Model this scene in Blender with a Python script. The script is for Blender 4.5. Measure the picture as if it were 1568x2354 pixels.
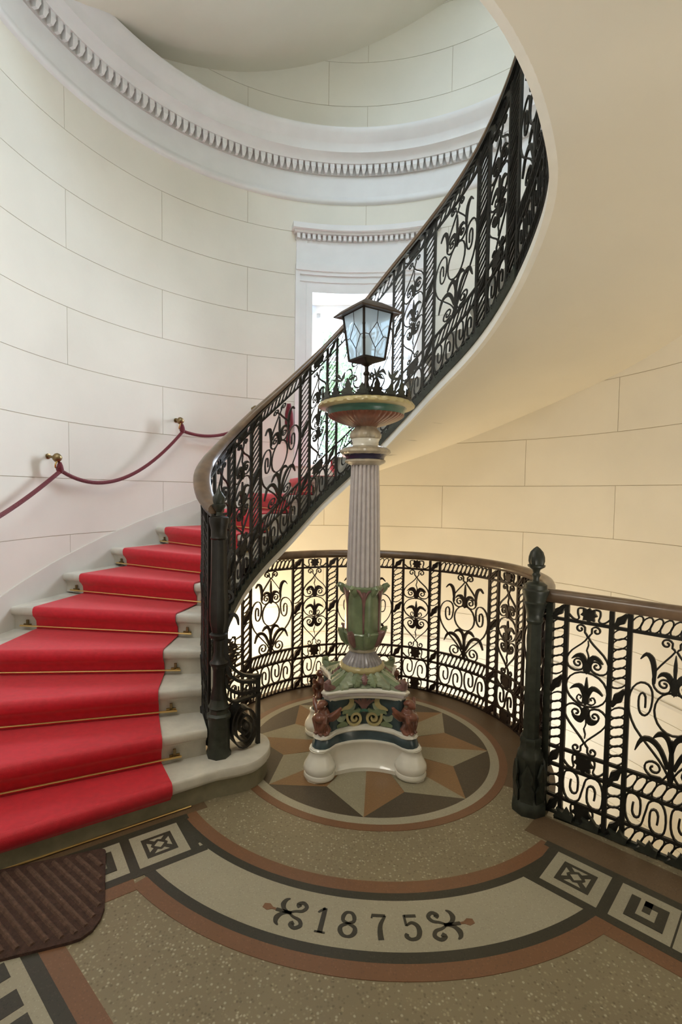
import bpy, bmesh, math, random
from mathutils import Vector, Matrix
random.seed(7)
PI = math.pi
for o in list(bpy.data.objects):
    bpy.data.objects.remove(o)
SC = bpy.context.scene
COL = SC.collection

# ------------------------------------------------------------------ camera
W, H = 1568, 2354
FPX, CX, CY = 1164.87, 756.35, 1193.75
PITCH, ROLL = 0.05171, 0.01214
cd = bpy.data.cameras.new('camera'); cam = bpy.data.objects.new('camera', cd); COL.objects.link(cam)
cd.sensor_fit = 'VERTICAL'; cd.sensor_height = 24.0
cd.lens = FPX * 24.0 / H
cd.shift_x = (W / 2 - CX) / H
cd.shift_y = (CY - H / 2) / H
cd.clip_start = 0.05; cd.clip_end = 100
fwd = Vector((0, math.cos(PITCH), -math.sin(PITCH)))
rt = Vector((1, 0, 0)); up = rt.cross(fwd)
Rv = rt * math.cos(ROLL) + up * math.sin(ROLL)
Uv = -rt * math.sin(ROLL) + up * math.cos(ROLL)
M = Matrix(((Rv.x, Uv.x, -fwd.x, 0), (Rv.y, Uv.y, -fwd.y, 0), (Rv.z, Uv.z, -fwd.z, 1.5), (0, 0, 0, 1)))
cam.matrix_world = M
SC.camera = cam

# ------------------------------------------------------------------ world, lights, exposure
SC.view_settings.view_transform = 'Standard'
SC.view_settings.look = 'None'
SC.view_settings.exposure = 0.32
SC.view_settings.gamma = 1.0
SC.view_settings.use_curve_mapping = False
wd = bpy.data.worlds.new('sky'); SC.world = wd; wd.use_nodes = True
bg = wd.node_tree.nodes['Background']
bg.inputs[0].default_value = (0.62, 0.80, 1.0, 1); bg.inputs[1].default_value = 6.5

def area(name, loc, target, sx, sy, power, color):
    l = bpy.data.lights.new(name, 'AREA'); l.shape = 'RECTANGLE'; l.size = sx; l.size_y = sy
    l.energy = power; l.color = color
    o = bpy.data.objects.new(name, l); COL.objects.link(o); o.location = loc
    o.rotation_euler = (Vector(target) - Vector(loc)).to_track_quat('-Z', 'Y').to_euler()
    return o
DAY = (0.80, 0.90, 1.0)
area('window_daylight', (1.35, 6.35, 3.0), (-1.3, 3.0, 1.4), 2.0, 2.0, 800, DAY)
area('upper_fill', (0.2, 2.9, 9.2), (0.2, 2.9, 0), 2.4, 2.4, 42, (1.0, 0.91, 0.72))  # general fill added under the closed drum ceiling; no skylight is modelled
area('hall_fill', (-1.15, 0.7, 3.3), (0.0, 3.0, 0.3), 0.9, 0.7, 17, (1.0, 0.94, 0.84))  # unseen fill added for the pillar front and landing floor, not a fixture
area('soffit_fill', (1.5, 0.75, 0.5), (1.5, 0.95, 4.0), 0.8, 0.8, 18, (1.0, 0.96, 0.88))  # added out of view, pointing up, only to brighten the stair underside
area('stairwell_fill', (0.7, 3.3, -1.9), (1.9, 4.1, 0.6), 0.9, 0.9, 60, (1.0, 0.80, 0.55))  # bare warm fill added below the landing for the right wall
area('lower_warm_fill', (0.9, 4.6, -2.6), (0.6, 4.9, 0.5), 1.6, 0.8, 150, (1.0, 0.75, 0.45))  # another unseen warm fill, added from beneath for wall and soffit

# ------------------------------------------------------------------ materials
MATS = {}
def mat(name, col, rough=0.6, metal=0.0, var=0.0, scale=8.0, bump=0.0, bscale=60.0, col2=None, coat=0.0, emit=None, estr=0.0, sheen=0.0):
    if name in MATS: return MATS[name]
    m = bpy.data.materials.new(name); m.use_nodes = True
    nt = m.node_tree; b = nt.nodes['Principled BSDF']
    b.inputs['Base Color'].default_value = (*col, 1)
    b.inputs['Roughness'].default_value = rough; b.inputs['Metallic'].default_value = metal
    b.inputs['Coat Weight'].default_value = coat
    if sheen:
        b.inputs['Sheen Weight'].default_value = sheen; b.inputs['Sheen Roughness'].default_value = 0.4
    tc = nt.nodes.new('ShaderNodeTexCoord')
    if var > 0 or col2:
        n = nt.nodes.new('ShaderNodeTexNoise'); n.inputs['Scale'].default_value = scale; n.inputs['Detail'].default_value = 6
        nt.links.new(tc.outputs['Object'], n.inputs['Vector'])
        r = nt.nodes.new('ShaderNodeValToRGB')
        c2 = col2 if col2 else tuple(c * (1 - var) for c in col)
        r.color_ramp.elements[0].position = 0.35; r.color_ramp.elements[1].position = 0.68
        r.color_ramp.elements[0].color = (*c2, 1)
        r.color_ramp.elements[1].color = (*(col if col2 else tuple(min(1, c * (1 + var * .6)) for c in col)), 1)
        nt.links.new(n.outputs['Fac'], r.inputs['Fac']); nt.links.new(r.outputs['Color'], b.inputs['Base Color'])
    if bump > 0:
        n2 = nt.nodes.new('ShaderNodeTexNoise'); n2.inputs['Scale'].default_value = bscale; n2.inputs['Detail'].default_value = 4
        nt.links.new(tc.outputs['Object'], n2.inputs['Vector'])
        bp = nt.nodes.new('ShaderNodeBump'); bp.inputs['Strength'].default_value = bump; bp.inputs['Distance'].default_value = 0.01
        nt.links.new(n2.outputs['Fac'], bp.inputs['Height']); nt.links.new(bp.outputs['Normal'], b.inputs['Normal'])
    if emit:
        b.inputs['Emission Color'].default_value = (*emit, 1); b.inputs['Emission Strength'].default_value = estr
    MATS[name] = m
    return m

def terrazzo(name, base, chips, scale=55.0, amount=0.5):
    m = bpy.data.materials.new(name); m.use_nodes = True; nt = m.node_tree; b = nt.nodes['Principled BSDF']
    tc = nt.nodes.new('ShaderNodeTexCoord')
    v = nt.nodes.new('ShaderNodeTexVoronoi'); v.inputs['Scale'].default_value = scale; v.inputs['Randomness'].default_value = 1
    nt.links.new(tc.outputs['Object'], v.inputs['Vector'])
    sep = nt.nodes.new('ShaderNodeSeparateColor'); nt.links.new(v.outputs['Color'], sep.inputs['Color'])
    r = nt.nodes.new('ShaderNodeValToRGB'); r.color_ramp.interpolation = 'CONSTANT'
    e = r.color_ramp.elements
    cols = [base] + chips; n = len(cols)
    e[0].position = 0; e[0].color = (*base, 1)
    e[1].position = 1 - amount; e[1].color = (*chips[0], 1)
    for i, c in enumerate(chips[1:]):
        k = e.new(1 - amount + amount * (i + 1) / len(chips)); k.color = (*c, 1)
    nt.links.new(sep.outputs['Red'], r.inputs['Fac'])
    dr = nt.nodes.new('ShaderNodeMapRange'); dr.inputs['From Min'].default_value = 0.25; dr.inputs['From Max'].default_value = 0.5
    nt.links.new(v.outputs['Distance'], dr.inputs['Value'])
    mx = nt.nodes.new('ShaderNodeMix'); mx.data_type = 'RGBA'
    nt.links.new(dr.outputs['Result'], mx.inputs['Factor'])
    nt.links.new(r.outputs['Color'], mx.inputs['A']); mx.inputs['B'].default_value = (*base, 1)
    n2 = nt.nodes.new('ShaderNodeTexNoise'); n2.inputs['Scale'].default_value = 3.0; n2.inputs['Detail'].default_value = 5
    nt.links.new(tc.outputs['Object'], n2.inputs['Vector'])
    mr = nt.nodes.new('ShaderNodeMapRange'); mr.inputs['To Min'].default_value = 0.8; mr.inputs['To Max'].default_value = 1.15
    nt.links.new(n2.outputs['Fac'], mr.inputs['Value'])
    vm = nt.nodes.new('ShaderNodeVectorMath'); vm.operation = 'SCALE'
    nt.links.new(mx.outputs['Result'], vm.inputs[0]); nt.links.new(mr.outputs['Result'], vm.inputs['Scale'])
    nt.links.new(vm.outputs['Vector'], b.inputs['Base Color'])
    b.inputs['Roughness'].default_value = 0.42
    MATS[name] = m; return m

WALL = mat('cream_painted_plaster', (0.79, 0.75, 0.655), 0.7, var=0.04, scale=2.0, bump=0.05, bscale=25)
JOINT = mat('wall_joint_tan', (0.52, 0.45, 0.34), 0.9)  # darker tan of the wall core, visible in the joints between blocks
SOFF = mat('soffit_plaster', (0.77, 0.725, 0.61), 0.75, var=0.04, scale=1.5, bump=0.05, bscale=20)
SKIRT = mat('grey_skirting_paint', (0.68, 0.645, 0.57), 0.6, var=0.05, scale=4)
WHITE = mat('white_stucco', (0.80, 0.79, 0.78), 0.6, var=0.03, scale=6)
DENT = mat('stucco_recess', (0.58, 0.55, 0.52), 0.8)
STONE = mat('pale_stair_stone', (0.60, 0.565, 0.48), 0.5, var=0.14, scale=9, bump=0.08, bscale=90)
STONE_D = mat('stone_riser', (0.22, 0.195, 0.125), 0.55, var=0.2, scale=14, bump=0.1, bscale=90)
CARPET = mat('red_carpet', (0.62, 0.010, 0.026), 0.55, var=0.10, scale=40, bump=0.3, bscale=420, sheen=0.25)
BRASS = mat('brass', (0.78, 0.55, 0.22), 0.28, 1.0)
BRASS_D = mat('dark_brass', (0.25, 0.18, 0.09), 0.4, 1.0)
IRON = mat('black_green_iron', (0.020, 0.018, 0.014), 0.42, 0.3, var=0.3, scale=20, bump=0.1, bscale=90)
IRON_B = mat('brown_black_iron', (0.026, 0.012, 0.008), 0.45, 0.2, var=0.3, scale=20)
IRON_G = mat('dark_green_iron', (0.040, 0.045, 0.034), 0.40, 0.2, var=0.35, scale=25)
WOOD = mat('worn_handrail_wood', (0.155, 0.095, 0.055), 0.33, var=0.3, scale=12, coat=0.3)
STEEL = mat('polished_dark_rail_iron', (0.12, 0.115, 0.11), 0.22, 0.8)
STR = mat('white_stringer_paint', (0.86, 0.84, 0.77), 0.6, var=0.05, scale=8)
ROPE = mat('crimson_rope', (0.14, 0.006, 0.014), 0.75, bump=0.6, bscale=200, sheen=0.3)
MAT_ = mat('brown_doormat', (0.085, 0.042, 0.030), 0.9, var=0.3, scale=60, bump=0.8, bscale=300)
MAT_R = mat('brown_doormat_rib', (0.17, 0.095, 0.065), 0.9, var=0.3, scale=60, bump=0.8, bscale=300)
SPECK = terrazzo('speckled_cream_terrazzo', (0.25, 0.205, 0.125), [(0.36, 0.305, 0.19), (0.21, 0.17, 0.105), (0.45, 0.395, 0.275), (0.30, 0.25, 0.155), (0.18, 0.14, 0.085)], 95, 0.75)
T_GREY = terrazzo('grey_terrazzo', (0.309, 0.274, 0.185), [(0.377, 0.334, 0.233), (0.257, 0.231, 0.161)], 130, 0.5)
T_ORANGE = terrazzo('orange_terrazzo', (0.257, 0.142, 0.061), [(0.309, 0.172, 0.072), (0.215, 0.120, 0.056)], 130, 0.5)
T_DARK = terrazzo('dark_brown_terrazzo', (0.077, 0.057, 0.037), [(0.112, 0.086, 0.056), (0.052, 0.039, 0.028)], 160, 0.5)
T_TERRA = terrazzo('terracotta_terrazzo', (0.202, 0.099, 0.050), [(0.240, 0.120, 0.065), (0.163, 0.086, 0.049)], 150, 0.4)
T_CREAM = terrazzo('cream_mosaic', (0.377, 0.343, 0.250), [(0.429, 0.395, 0.298), (0.326, 0.296, 0.217)], 150, 0.5)
T_BLACK = terrazzo('black_mosaic', (0.043, 0.039, 0.027), [(0.060, 0.053, 0.037), (0.030, 0.027, 0.021)], 150, 0.4)
T_BROWN = terrazzo('brown_border_terrazzo', (0.142, 0.090, 0.050), [(0.172, 0.112, 0.065), (0.112, 0.073, 0.040)], 150, 0.4)
C_WHITE = mat('glazed_white_ceramic', (0.84, 0.81, 0.71), 0.22, var=0.06, scale=10, coat=0.5)
C_GREEN = mat('glazed_green_ceramic', (0.21, 0.265, 0.145), 0.28, var=0.25, scale=14, coat=0.4)
C_GREEN2 = mat('glazed_pale_green_ceramic', (0.30, 0.345, 0.23), 0.3, var=0.25, scale=18, coat=0.4)
C_TEAL = mat('glazed_teal_ceramic', (0.065, 0.17, 0.125), 0.25, var=0.2, scale=10, coat=0.4)
C_RED = mat('glazed_red_brown_ceramic', (0.22, 0.082, 0.050), 0.3, var=0.35, scale=16, coat=0.4)
C_PUR = mat('glazed_purple_ceramic', (0.23, 0.115, 0.105), 0.3, var=0.3, scale=16, coat=0.4)
C_YEL = mat('glazed_ochre_ceramic', (0.50, 0.42, 0.20), 0.3, var=0.15, scale=16, coat=0.4)
C_BLUE = mat('glazed_slate_blue_ceramic', (0.045, 0.075, 0.085), 0.25, var=0.2, scale=12, coat=0.4)
C_NAVY = mat('glazed_navy_ceramic', (0.028, 0.026, 0.060), 0.25, coat=0.4)
C_LILAC = mat('glazed_lilac_grey_ceramic', (0.60, 0.55, 0.54), 0.35, var=0.08, scale=25, coat=0.3)
C_TAUPE = mat('glazed_taupe_ceramic', (0.50, 0.43, 0.31), 0.35, var=0.3, scale=20, coat=0.3)
LEAD = mat('black_lantern_metal', (0.03, 0.022, 0.018), 0.4, 0.5)
LEAF = mat('green_leaves', (0.10, 0.22, 0.05), 0.6, var=0.4, scale=4)
FRAME = mat('white_window_paint', (0.80, 0.82, 0.86), 0.4)
TRUNK = mat('bark', (0.12, 0.09, 0.06), 0.9)

def glass(name, col, alpha):
    m = bpy.data.materials.new(name); m.use_nodes = True; nt = m.node_tree
    b = nt.nodes['Principled BSDF']; b.inputs['Base Color'].default_value = (*col, 1); b.inputs['Roughness'].default_value = 0.05
    tr = nt.nodes.new('ShaderNodeBsdfTransparent'); mx = nt.nodes.new('ShaderNodeMixShader'); mx.inputs[0].default_value = alpha
    nt.links.new(tr.outputs[0], mx.inputs[1]); nt.links.new(b.outputs[0], mx.inputs[2])
    nt.links.new(mx.outputs[0], nt.nodes['Material Output'].inputs[0]); return m
PANE = glass('clear_window_glass', (0.9, 0.95, 1), 0.08)
LGLASS = bpy.data.materials.new('frosted_lantern_glass'); LGLASS.use_nodes = True
_b = LGLASS.node_tree.nodes['Principled BSDF']; _b.inputs['Base Color'].default_value = (0.95, 0.97, 0.97, 1)
_b.inputs['Roughness'].default_value = 0.5
_tl = LGLASS.node_tree.nodes.new('ShaderNodeBsdfTranslucent'); _tl.inputs[0].default_value = (0.9, 0.96, 1, 1)
_mx = LGLASS.node_tree.nodes.new('ShaderNodeMixShader'); _mx.inputs[0].default_value = 0.85
LGLASS.node_tree.links.new(_b.outputs[0], _mx.inputs[1]); LGLASS.node_tree.links.new(_tl.outputs[0], _mx.inputs[2])
_tp = LGLASS.node_tree.nodes.new('ShaderNodeBsdfTransparent'); _tp.inputs[0].default_value = (0.93, 0.98, 1, 1)
_m2 = LGLASS.node_tree.nodes.new('ShaderNodeMixShader'); _m2.inputs[0].default_value = 0.50
LGLASS.node_tree.links.new(_mx.outputs[0], _m2.inputs[1]); LGLASS.node_tree.links.new(_tp.outputs[0], _m2.inputs[2])
LGLASS.node_tree.links.new(_m2.outputs[0], LGLASS.node_tree.nodes['Material Output'].inputs[0])

# ------------------------------------------------------------------ helpers
class MB:
    def __init__(s): s.v = []; s.f = []
    def add(s, vs, fs):
        k = len(s.v); s.v += [tuple(p) for p in vs]; s.f += [tuple(i + k for i in f) for f in fs]
    def build(s, name, m, parent=None, smooth=False, kind=None):
        me = bpy.data.meshes.new(name); me.from_pydata(s.v, [], s.f)
        me.materials.append(m)
        if smooth:
            me.polygons.foreach_set('use_smooth', [True] * len(me.polygons))
            try: me.set_sharp_from_angle(angle=math.radians(42))
            except Exception: pass
        me.update()
        o = bpy.data.objects.new(name, me); COL.objects.link(o)
        if parent: o.parent = parent
        if kind: o['kind'] = kind
        return o
def recalc(o):
    bm = bmesh.new(); bm.from_mesh(o.data); bmesh.ops.recalc_face_normals(bm, faces=bm.faces); bm.to_mesh(o.data); bm.free()
    return o
def thing(name, label, cat, loc=(0, 0, 0), rz=0, group=None):
    o = bpy.data.objects.new(name, None); COL.objects.link(o); o.location = loc; o.rotation_euler = (0, 0, rz)
    o.empty_display_size = 0.1
    o['label'] = label; o['category'] = cat
    if group: o['group'] = group
    return o
def tag(o, label, cat, group=None):
    o['label'] = label; o['category'] = cat
    if group: o['group'] = group
    return o
def struct(o): o['kind'] = 'structure'; return o

def box_mb(mb, c, s, rz=0):
    x, y, z = s[0] / 2, s[1] / 2, s[2] / 2; ca, sa = math.cos(rz), math.sin(rz)
    vs = []
    for dz in (-z, z):
        for dx, dy in ((-x, -y), (x, -y), (x, y), (-x, y)):
            vs.append((c[0] + dx * ca - dy * sa, c[1] + dx * sa + dy * ca, c[2] + dz))
    mb.add(vs, [(0, 3, 2, 1), (4, 5, 6, 7), (0, 1, 5, 4), (1, 2, 6, 5), (2, 3, 7, 6), (3, 0, 4, 7)])
def lathe_mb(mb, prof, c=(0, 0, 0), n=32, rf=None, cap=True):
    vs = []
    for i, (r, z) in enumerate(prof):
        for k in range(n):
            a = 2 * PI * k / n; rr = r * (rf(a, i / (len(prof) - 1)) if rf else 1)
            vs.append((c[0] + rr * math.cos(a), c[1] + rr * math.sin(a), c[2] + z))
    fs = []
    for i in range(len(prof) - 1):
        for k in range(n):
            a, b = i * n + k, i * n + (k + 1) % n
            fs.append((a, b, b + n, a + n))
    if cap:
        fs.append(tuple(reversed(range(n)))); fs.append(tuple(range((len(prof) - 1) * n, len(prof) * n)))
    mb.add(vs, fs)
def tube_mb(mb, pts, rad, n=8, closed=False):
    P = [Vector(p) for p in pts]; N = len(P); vs = []; ref = None
    for i in range(N):
        if closed: t = (P[(i + 1) % N] - P[i - 1]).normalized()
        else: t = (P[min(i + 1, N - 1)] - P[max(i - 1, 0)]).normalized()
        if ref is None:
            ref = Vector((0, 0, 1)) if abs(t.z) < 0.9 else Vector((1, 0, 0))
        a = ref - t * ref.dot(t)
        a.normalize(); b = t.cross(a); ref = a
        r = rad[i] if isinstance(rad, (list, tuple)) else rad
        for k in range(n):
            an = 2 * PI * k / n; vs.append(P[i] + (a * math.cos(an) + b * math.sin(an)) * r)
    fs = []
    for i in range(N if closed else N - 1):
        for k in range(n):
            j = (i + 1) % N
            fs.append((i * n + k, i * n + (k + 1) % n, j * n + (k + 1) % n, j * n + k))
    if not closed:
        fs.append(tuple(reversed(range(n)))); fs.append(tuple(range((N - 1) * n, N * n)))
    mb.add(vs, fs)
def prism_mb(mb, poly, z0, z1):
    n = len(poly); vs = [(x, y, z0) for x, y in poly] + [(x, y, z1) for x, y in poly]
    fs = [tuple(reversed(range(n))), tuple(range(n, 2 * n))] + [(i, (i + 1) % n, n + (i + 1) % n, n + i) for i in range(n)]
    mb.add(vs, fs)
def sweep_mb(mb, rings, closed_ring=True, caps=True):
    n = len(rings[0]); vs = [p for r in rings for p in r]; fs = []
    for i in range(len(rings) - 1):
        for k in range(n if closed_ring else n - 1):
            a, b = i * n + k, i * n + (k + 1) % n
            fs.append((a, b, b + n, a + n))
    if caps and closed_ring:
        fs.append(tuple(reversed(range(n)))); fs.append(tuple(range((len(rings) - 1) * n, len(rings) * n)))
    mb.add(vs, fs)
def interp(tab, x):
    if x <= tab[0][0]:
        (a, b), (c, d) = tab[0], tab[1]; return b + (x - a) * (d - b) / (c - a)
    for (a, b), (c, d) in zip(tab, tab[1:]):
        if x <= c: return b + (x - a) * (d - b) / (c - a)
    (a, b), (c, d) = tab[-2], tab[-1]; return d + (x - c) * (d - b) / (c - a)
def smooth_tab(tab, lo, hi, step=2.0, win=7.0):
    out = []; x = lo
    while x <= hi:
        s = sum(interp(tab, x + d) for d in (-win, -win / 2, 0, win / 2, win)) / 5
        out.append((x, s)); x += step
    return out
def catmull(pts, per=4, closed=False):
    out = []; n = len(pts)
    for i in range(n if closed else n - 1):
        p0 = pts[(i - 1) % n] if closed or i > 0 else pts[0]
        p1 = pts[i]; p2 = pts[(i + 1) % n]
        p3 = pts[(i + 2) % n] if closed or i + 2 < n else pts[-1]
        for k in range(per):
            t = k / per
            out.append(tuple(0.5 * (2 * b + (c - a) * t + (2 * a - 5 * b + 4 * c - d) * t * t + (-a + 3 * b - 3 * c + d) * t ** 3)
                             for a, b, c, d in zip(p0, p1, p2, p3)))
    if not closed: out.append(tuple(pts[-1]))
    return out

# ------------------------------------------------------------------ the plan
WC, WR = (0.184, 2.97), 2.255          # drum wall
FC = (0.25, 2.97)                      # floor circle, landing railing
SCN, SR = (0.235, 2.97), 0.92          # stair inner edge
def wpt(th, r=WR, z=0.0, c=WC):
    a = math.radians(th); return (c[0] - r * math.cos(a), c[1] + r * math.sin(a), z)
S_TAB = smooth_tab([(-30, -0.25), (0, 0.34), (20, 0.67), (34.5, .85), (44.5, .96), (56, 1.105), (74, 1.41), (86.5, 1.58), (101.7, 1.85), (109, 1.97), (115.4, 2.075),
         (124.7, 2.23), (148, 2.515), (159, 2.665), (168.5, 2.785), (178, 2.90), (187, 2.985), (202, 3.06), (217, 3.13), (222.5, 3.20),
         (229, 3.28), (235, 3.33), (241, 3.39), (247, 3.47), (262, 3.55), (320, 3.60)], -30, 300)
T_TAB = smooth_tab([(-34, 1.41), (-28, 1.415), (-20, 1.50), (-10, 1.62), (1, 1.715), (12, 1.82), (24, 1.935), (41.5, 2.155), (48.6, 2.245), (60, 2.42), (66, 2.51), (75, 2.665), (91.3, 2.965),
         (103, 3.205), (113, 3.365), (124.8, 3.555), (136, 3.71), (146, 3.87), (153, 3.985), (158.6, 4.085), (162.7, 4.155), (190, 4.62), (250, 5.6)], -30, 240)
W_TAB = smooth_tab([(-30, 0.1), (0, 0.42), (40, 0.98), (70, 1.37), (98.8, 1.74), (120, 2.03), (138.5, 2.28), (154, 2.44), (166, 2.59), (185, 2.83), (216, 3.20), (250, 3.5), (320, 3.6)], -30, 300)
W2_TAB = smooth_tab([(0, 4.58), (20, 4.87), (37, 5.10), (53.6, 5.32), (63.3, 5.45), (77.4, 5.66), (99, 5.98), (112.6, 6.17), (180, 7.05), (230, 7.7)], -10, 230)

# ------------------------------------------------------------------ walls
def wall_patch(name, th0, th1, z0, z1, r_out, r_in, m, parent=None, step=2.5, smooth=True):
    """curved block: inner face at radius r_in (towards the centre), outer at r_out"""
    n = max(1, int(round((th1 - th0) / step))); mb = MB(); rings = []
    for i in range(n + 1):
        th = th0 + (th1 - th0) * i / n
        rings.append([wpt(th, r_in, z0), wpt(th, r_out, z0), wpt(th, r_out, z1), wpt(th, r_in, z1)])
    sweep_mb(mb, rings)
    return mb.build(name, m, parent, smooth)
TH0, TH1 = -36.0, 216.0
WIN0, WIN1, WZ0, WZ1 = 80.3, 107.3, 1.79, 3.50
wall = bpy.data.objects.new('wall_back', None); COL.objects.link(wall); struct(wall)
for a, b, z0, z1 in ((TH0, WIN0, -4.3, 8.6), (WIN1, TH1, -4.3, 8.6), (WIN0, WIN1, -4.3, WZ0), (WIN0, WIN1, WZ1, 8.6)):
    wall_patch('wall_core', a, b, z0, z1, WR + 0.30, WR + 0.0035, JOINT, wall)
for a, b, z1 in ((88.5, 98, 1.90), (98, WIN1, 2.03)): wall_patch('wall_core', a, b, WZ0, z1, WR + 0.28, WR, WALL, wall)
CH, L0 = 0.4157, 1.584
JA = [-44.5, -22.4, -0.9, 20.6, 42.7, 63.75]
JB = [114.5, 134.4, 154.5, 175.0, 195.5, 216.0, 236]
def joints(row):
    # odd rows start at 20.6, even rows at 42.7
    if row % 2: js = [-22.4, 20.6, 63.75, 93.8, 134.4, 175.0, TH1]
    else: js = [-0.9, 42.7, 84.0, 114.5, 154.5, 195.5, TH1]
    return [TH0] + js
g = 0.055
for row in range(-14, 17):
    z0 = L0 + row * CH + 0.0022; z1 = z0 + CH - 0.0044
    # rows: row r spans level r .. r+1 ; parity from the photograph (level -1..0 has 42.7)
    js = joints((row + 1) % 2)
    for a, b in zip(js, js[1:]):
        segs = [(a + g, b - g, z0, z1)]
        if z1 > WZ0 and z0 < WZ1:
            out = []
            for (p, q_, u, v) in segs:
                if q_ <= WIN0 or p >= WIN1: out.append((p, q_, u, v)); continue
                if p < WIN0: out.append((p, WIN0, u, v))
                if q_ > WIN1: out.append((WIN1, q_, u, v))
                if v > WZ1 and u < WZ1: out.append((max(p, WIN0), min(q_, WIN1), WZ1, v))
                if u < WZ0 and v > WZ0: out.append((max(p, WIN0), min(q_, WIN1), u, WZ0))
            segs = out
        for s in segs:
            if s[1] - s[0] > 0.3: wall_patch('stone_block', s[0], s[1], s[2], s[3], WR + 0.0036, WR, WALL, wall, step=3.0)
# plain line along the wall below the landing
o = wall_patch('trim_2', 20, 216, 0.035, 0.060, WR + 0.001, WR - 0.012, SKIRT); struct(o)
# hall walls behind the camera
def quadwall(name, p0, p1, z0, z1, th=0.15, m=WALL):
    mb = MB(); d = Vector((p1[0] - p0[0], p1[1] - p0[1], 0)); L = d.length; c = ((p0[0] + p1[0]) / 2, (p0[1] + p1[1]) / 2, (z0 + z1) / 2)
    box_mb(mb, c, (L, th, z1 - z0), math.atan2(d.y, d.x)); return struct(mb.build(name, m))
pl = wpt(TH0, WR + .08); pr = wpt(TH1, WR + .08)
quadwall('wall_left', (pl[0], pl[1] + .1), (pl[0], -2.6), -.3, 8.6)
quadwall('wall_right', (pr[0], pr[1] + .1), (pr[0], -2.6), -4.3, 8.6)
quadwall('wall_front', (-1.8, -2.6), (2.2, -2.6), -4.3, 8.6)
mb = MB(); lathe_mb(mb, [(3.2, 0), (3.2, .1)], (WC[0], WC[1], 9.4), 40); struct(mb.build('ceiling', WALL))
mb = MB(); prism_mb(mb, [(-1.9, 1.2), (2.3, 1.2), (2.3, -2.7), (-1.9, -2.7)], 3.62, 3.9); struct(mb.build('floor_upper_landing', SOFF))
mb = MB(); prism_mb(mb, [(-2.6, 5.8), (3.0, 5.8), (3.0, -2.7), (-2.6, -2.7)], -4.4, -4.25); struct(mb.build('floor_lower_hall', T_GREY))
# drum upper extension
wall_patch('wall_upper', TH0, TH1, 8.6, 9.4, WR + .3, WR, WALL)['kind'] = 'structure'

# skirting along the stairs on the wall
mb = MB(); rings = []
th = -36
while th <= 78:
    zt = 0.74 + (th - 8.07) * 0.0129 + 0.13
    rings.append([wpt(th, WR - 0.012, zt - 0.45), wpt(th, WR + .001, zt - 0.45), wpt(th, WR + .001, zt), wpt(th, WR - 0.012, zt)]); th += 2
sweep_mb(mb, rings); struct(mb.build('baseboard_stairs', SKIRT, None, True))

# ------------------------------------------------------------------ cornice
corn = bpy.data.objects.new('trim_1', None); COL.objects.link(corn); struct(corn)
def ring_profile(name, prof, th0, th1, m, parent, step=2.0, r0=WR):
    n = int((th1 - th0) / step); mb = MB(); rings = []
    for i in range(n + 1):
        th = th0 + (th1 - th0) * i / n
        rings.append([wpt(th, r0 - o_, z) for o_, z in prof])
    sweep_mb(mb, rings); return recalc(mb.build(name, m, parent, True))
ring_profile('lower_moulding', [(-.01, 4.37), (.02, 4.38), (.030, 4.395), (.030, 4.415), (.018, 4.43), (.014, 4.45), (-.01, 4.45)], TH0, TH1, WHITE, corn)
ring_profile('frieze', [(-.01, 4.45), (.014, 4.45), (.014, 4.64), (-.01, 4.64)], TH0, TH1, WHITE, corn)
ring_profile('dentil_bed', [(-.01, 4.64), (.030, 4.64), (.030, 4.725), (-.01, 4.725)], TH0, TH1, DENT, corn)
ring_profile('upper_moulding', [(-.01, 4.725), (.085, 4.725), (.095, 4.75), (.115, 4.775), (.15, 4.79), (.155, 4.86), (.165, 4.87), (.185, 4.90), (.21, 4.925), (.225, 4.955), (.225, 4.975), (.20, 4.985), (-.01, 5.03)], TH0, TH1, WHITE, corn)
nd = 92
dm = None
for i in range(nd):
    th = 2 + (150.0 - 2) * i / (nd - 1)
    if dm is None:
        mb = MB(); w2, w1 = .0215, .011
        vs = [(-w2, 0.0, .043), (w2, 0, .043), (w2, .045, .043), (-w2, .045, .043), (-w1, 0.012, -.038), (w1, .012, -.038), (w1, .045, -.038), (-w1, .045, -.038),
              (-w2 * 1.0, -.004, .0), (w2 * 1.0, -.004, .0)]
        mb.add(vs, [(0, 1, 2, 3), (7, 6, 5, 4), (8, 9, 1, 0), (4, 5, 9, 8), (3, 2, 6, 7), (0, 3, 7, 4, 8), (1, 9, 5, 6, 2)])
        o = mb.build('dentil', WHITE, corn); dm = o
    else:
        o = dm.copy(); COL.objects.link(o)
    p = wpt(th, WR - 0.075, 4.683); o.location = p
    o.rotation_euler = (0, 0, math.radians(90 - th))

# ------------------------------------------------------------------ window
win = bpy.data.objects.new('window_1', None); COL.objects.link(win); struct(win)
def wp(name, th0, th1, z0, z1, o0, o1, m, parent=win, step=2.0):
    """curved block standing from offset o0 (outside) to o1 (towards the room)"""
    return wall_patch(name, th0, th1, z0, z1, WR - o0, WR - o1, m, parent, step)
A0, A1 = 75.9, 111.7
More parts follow.
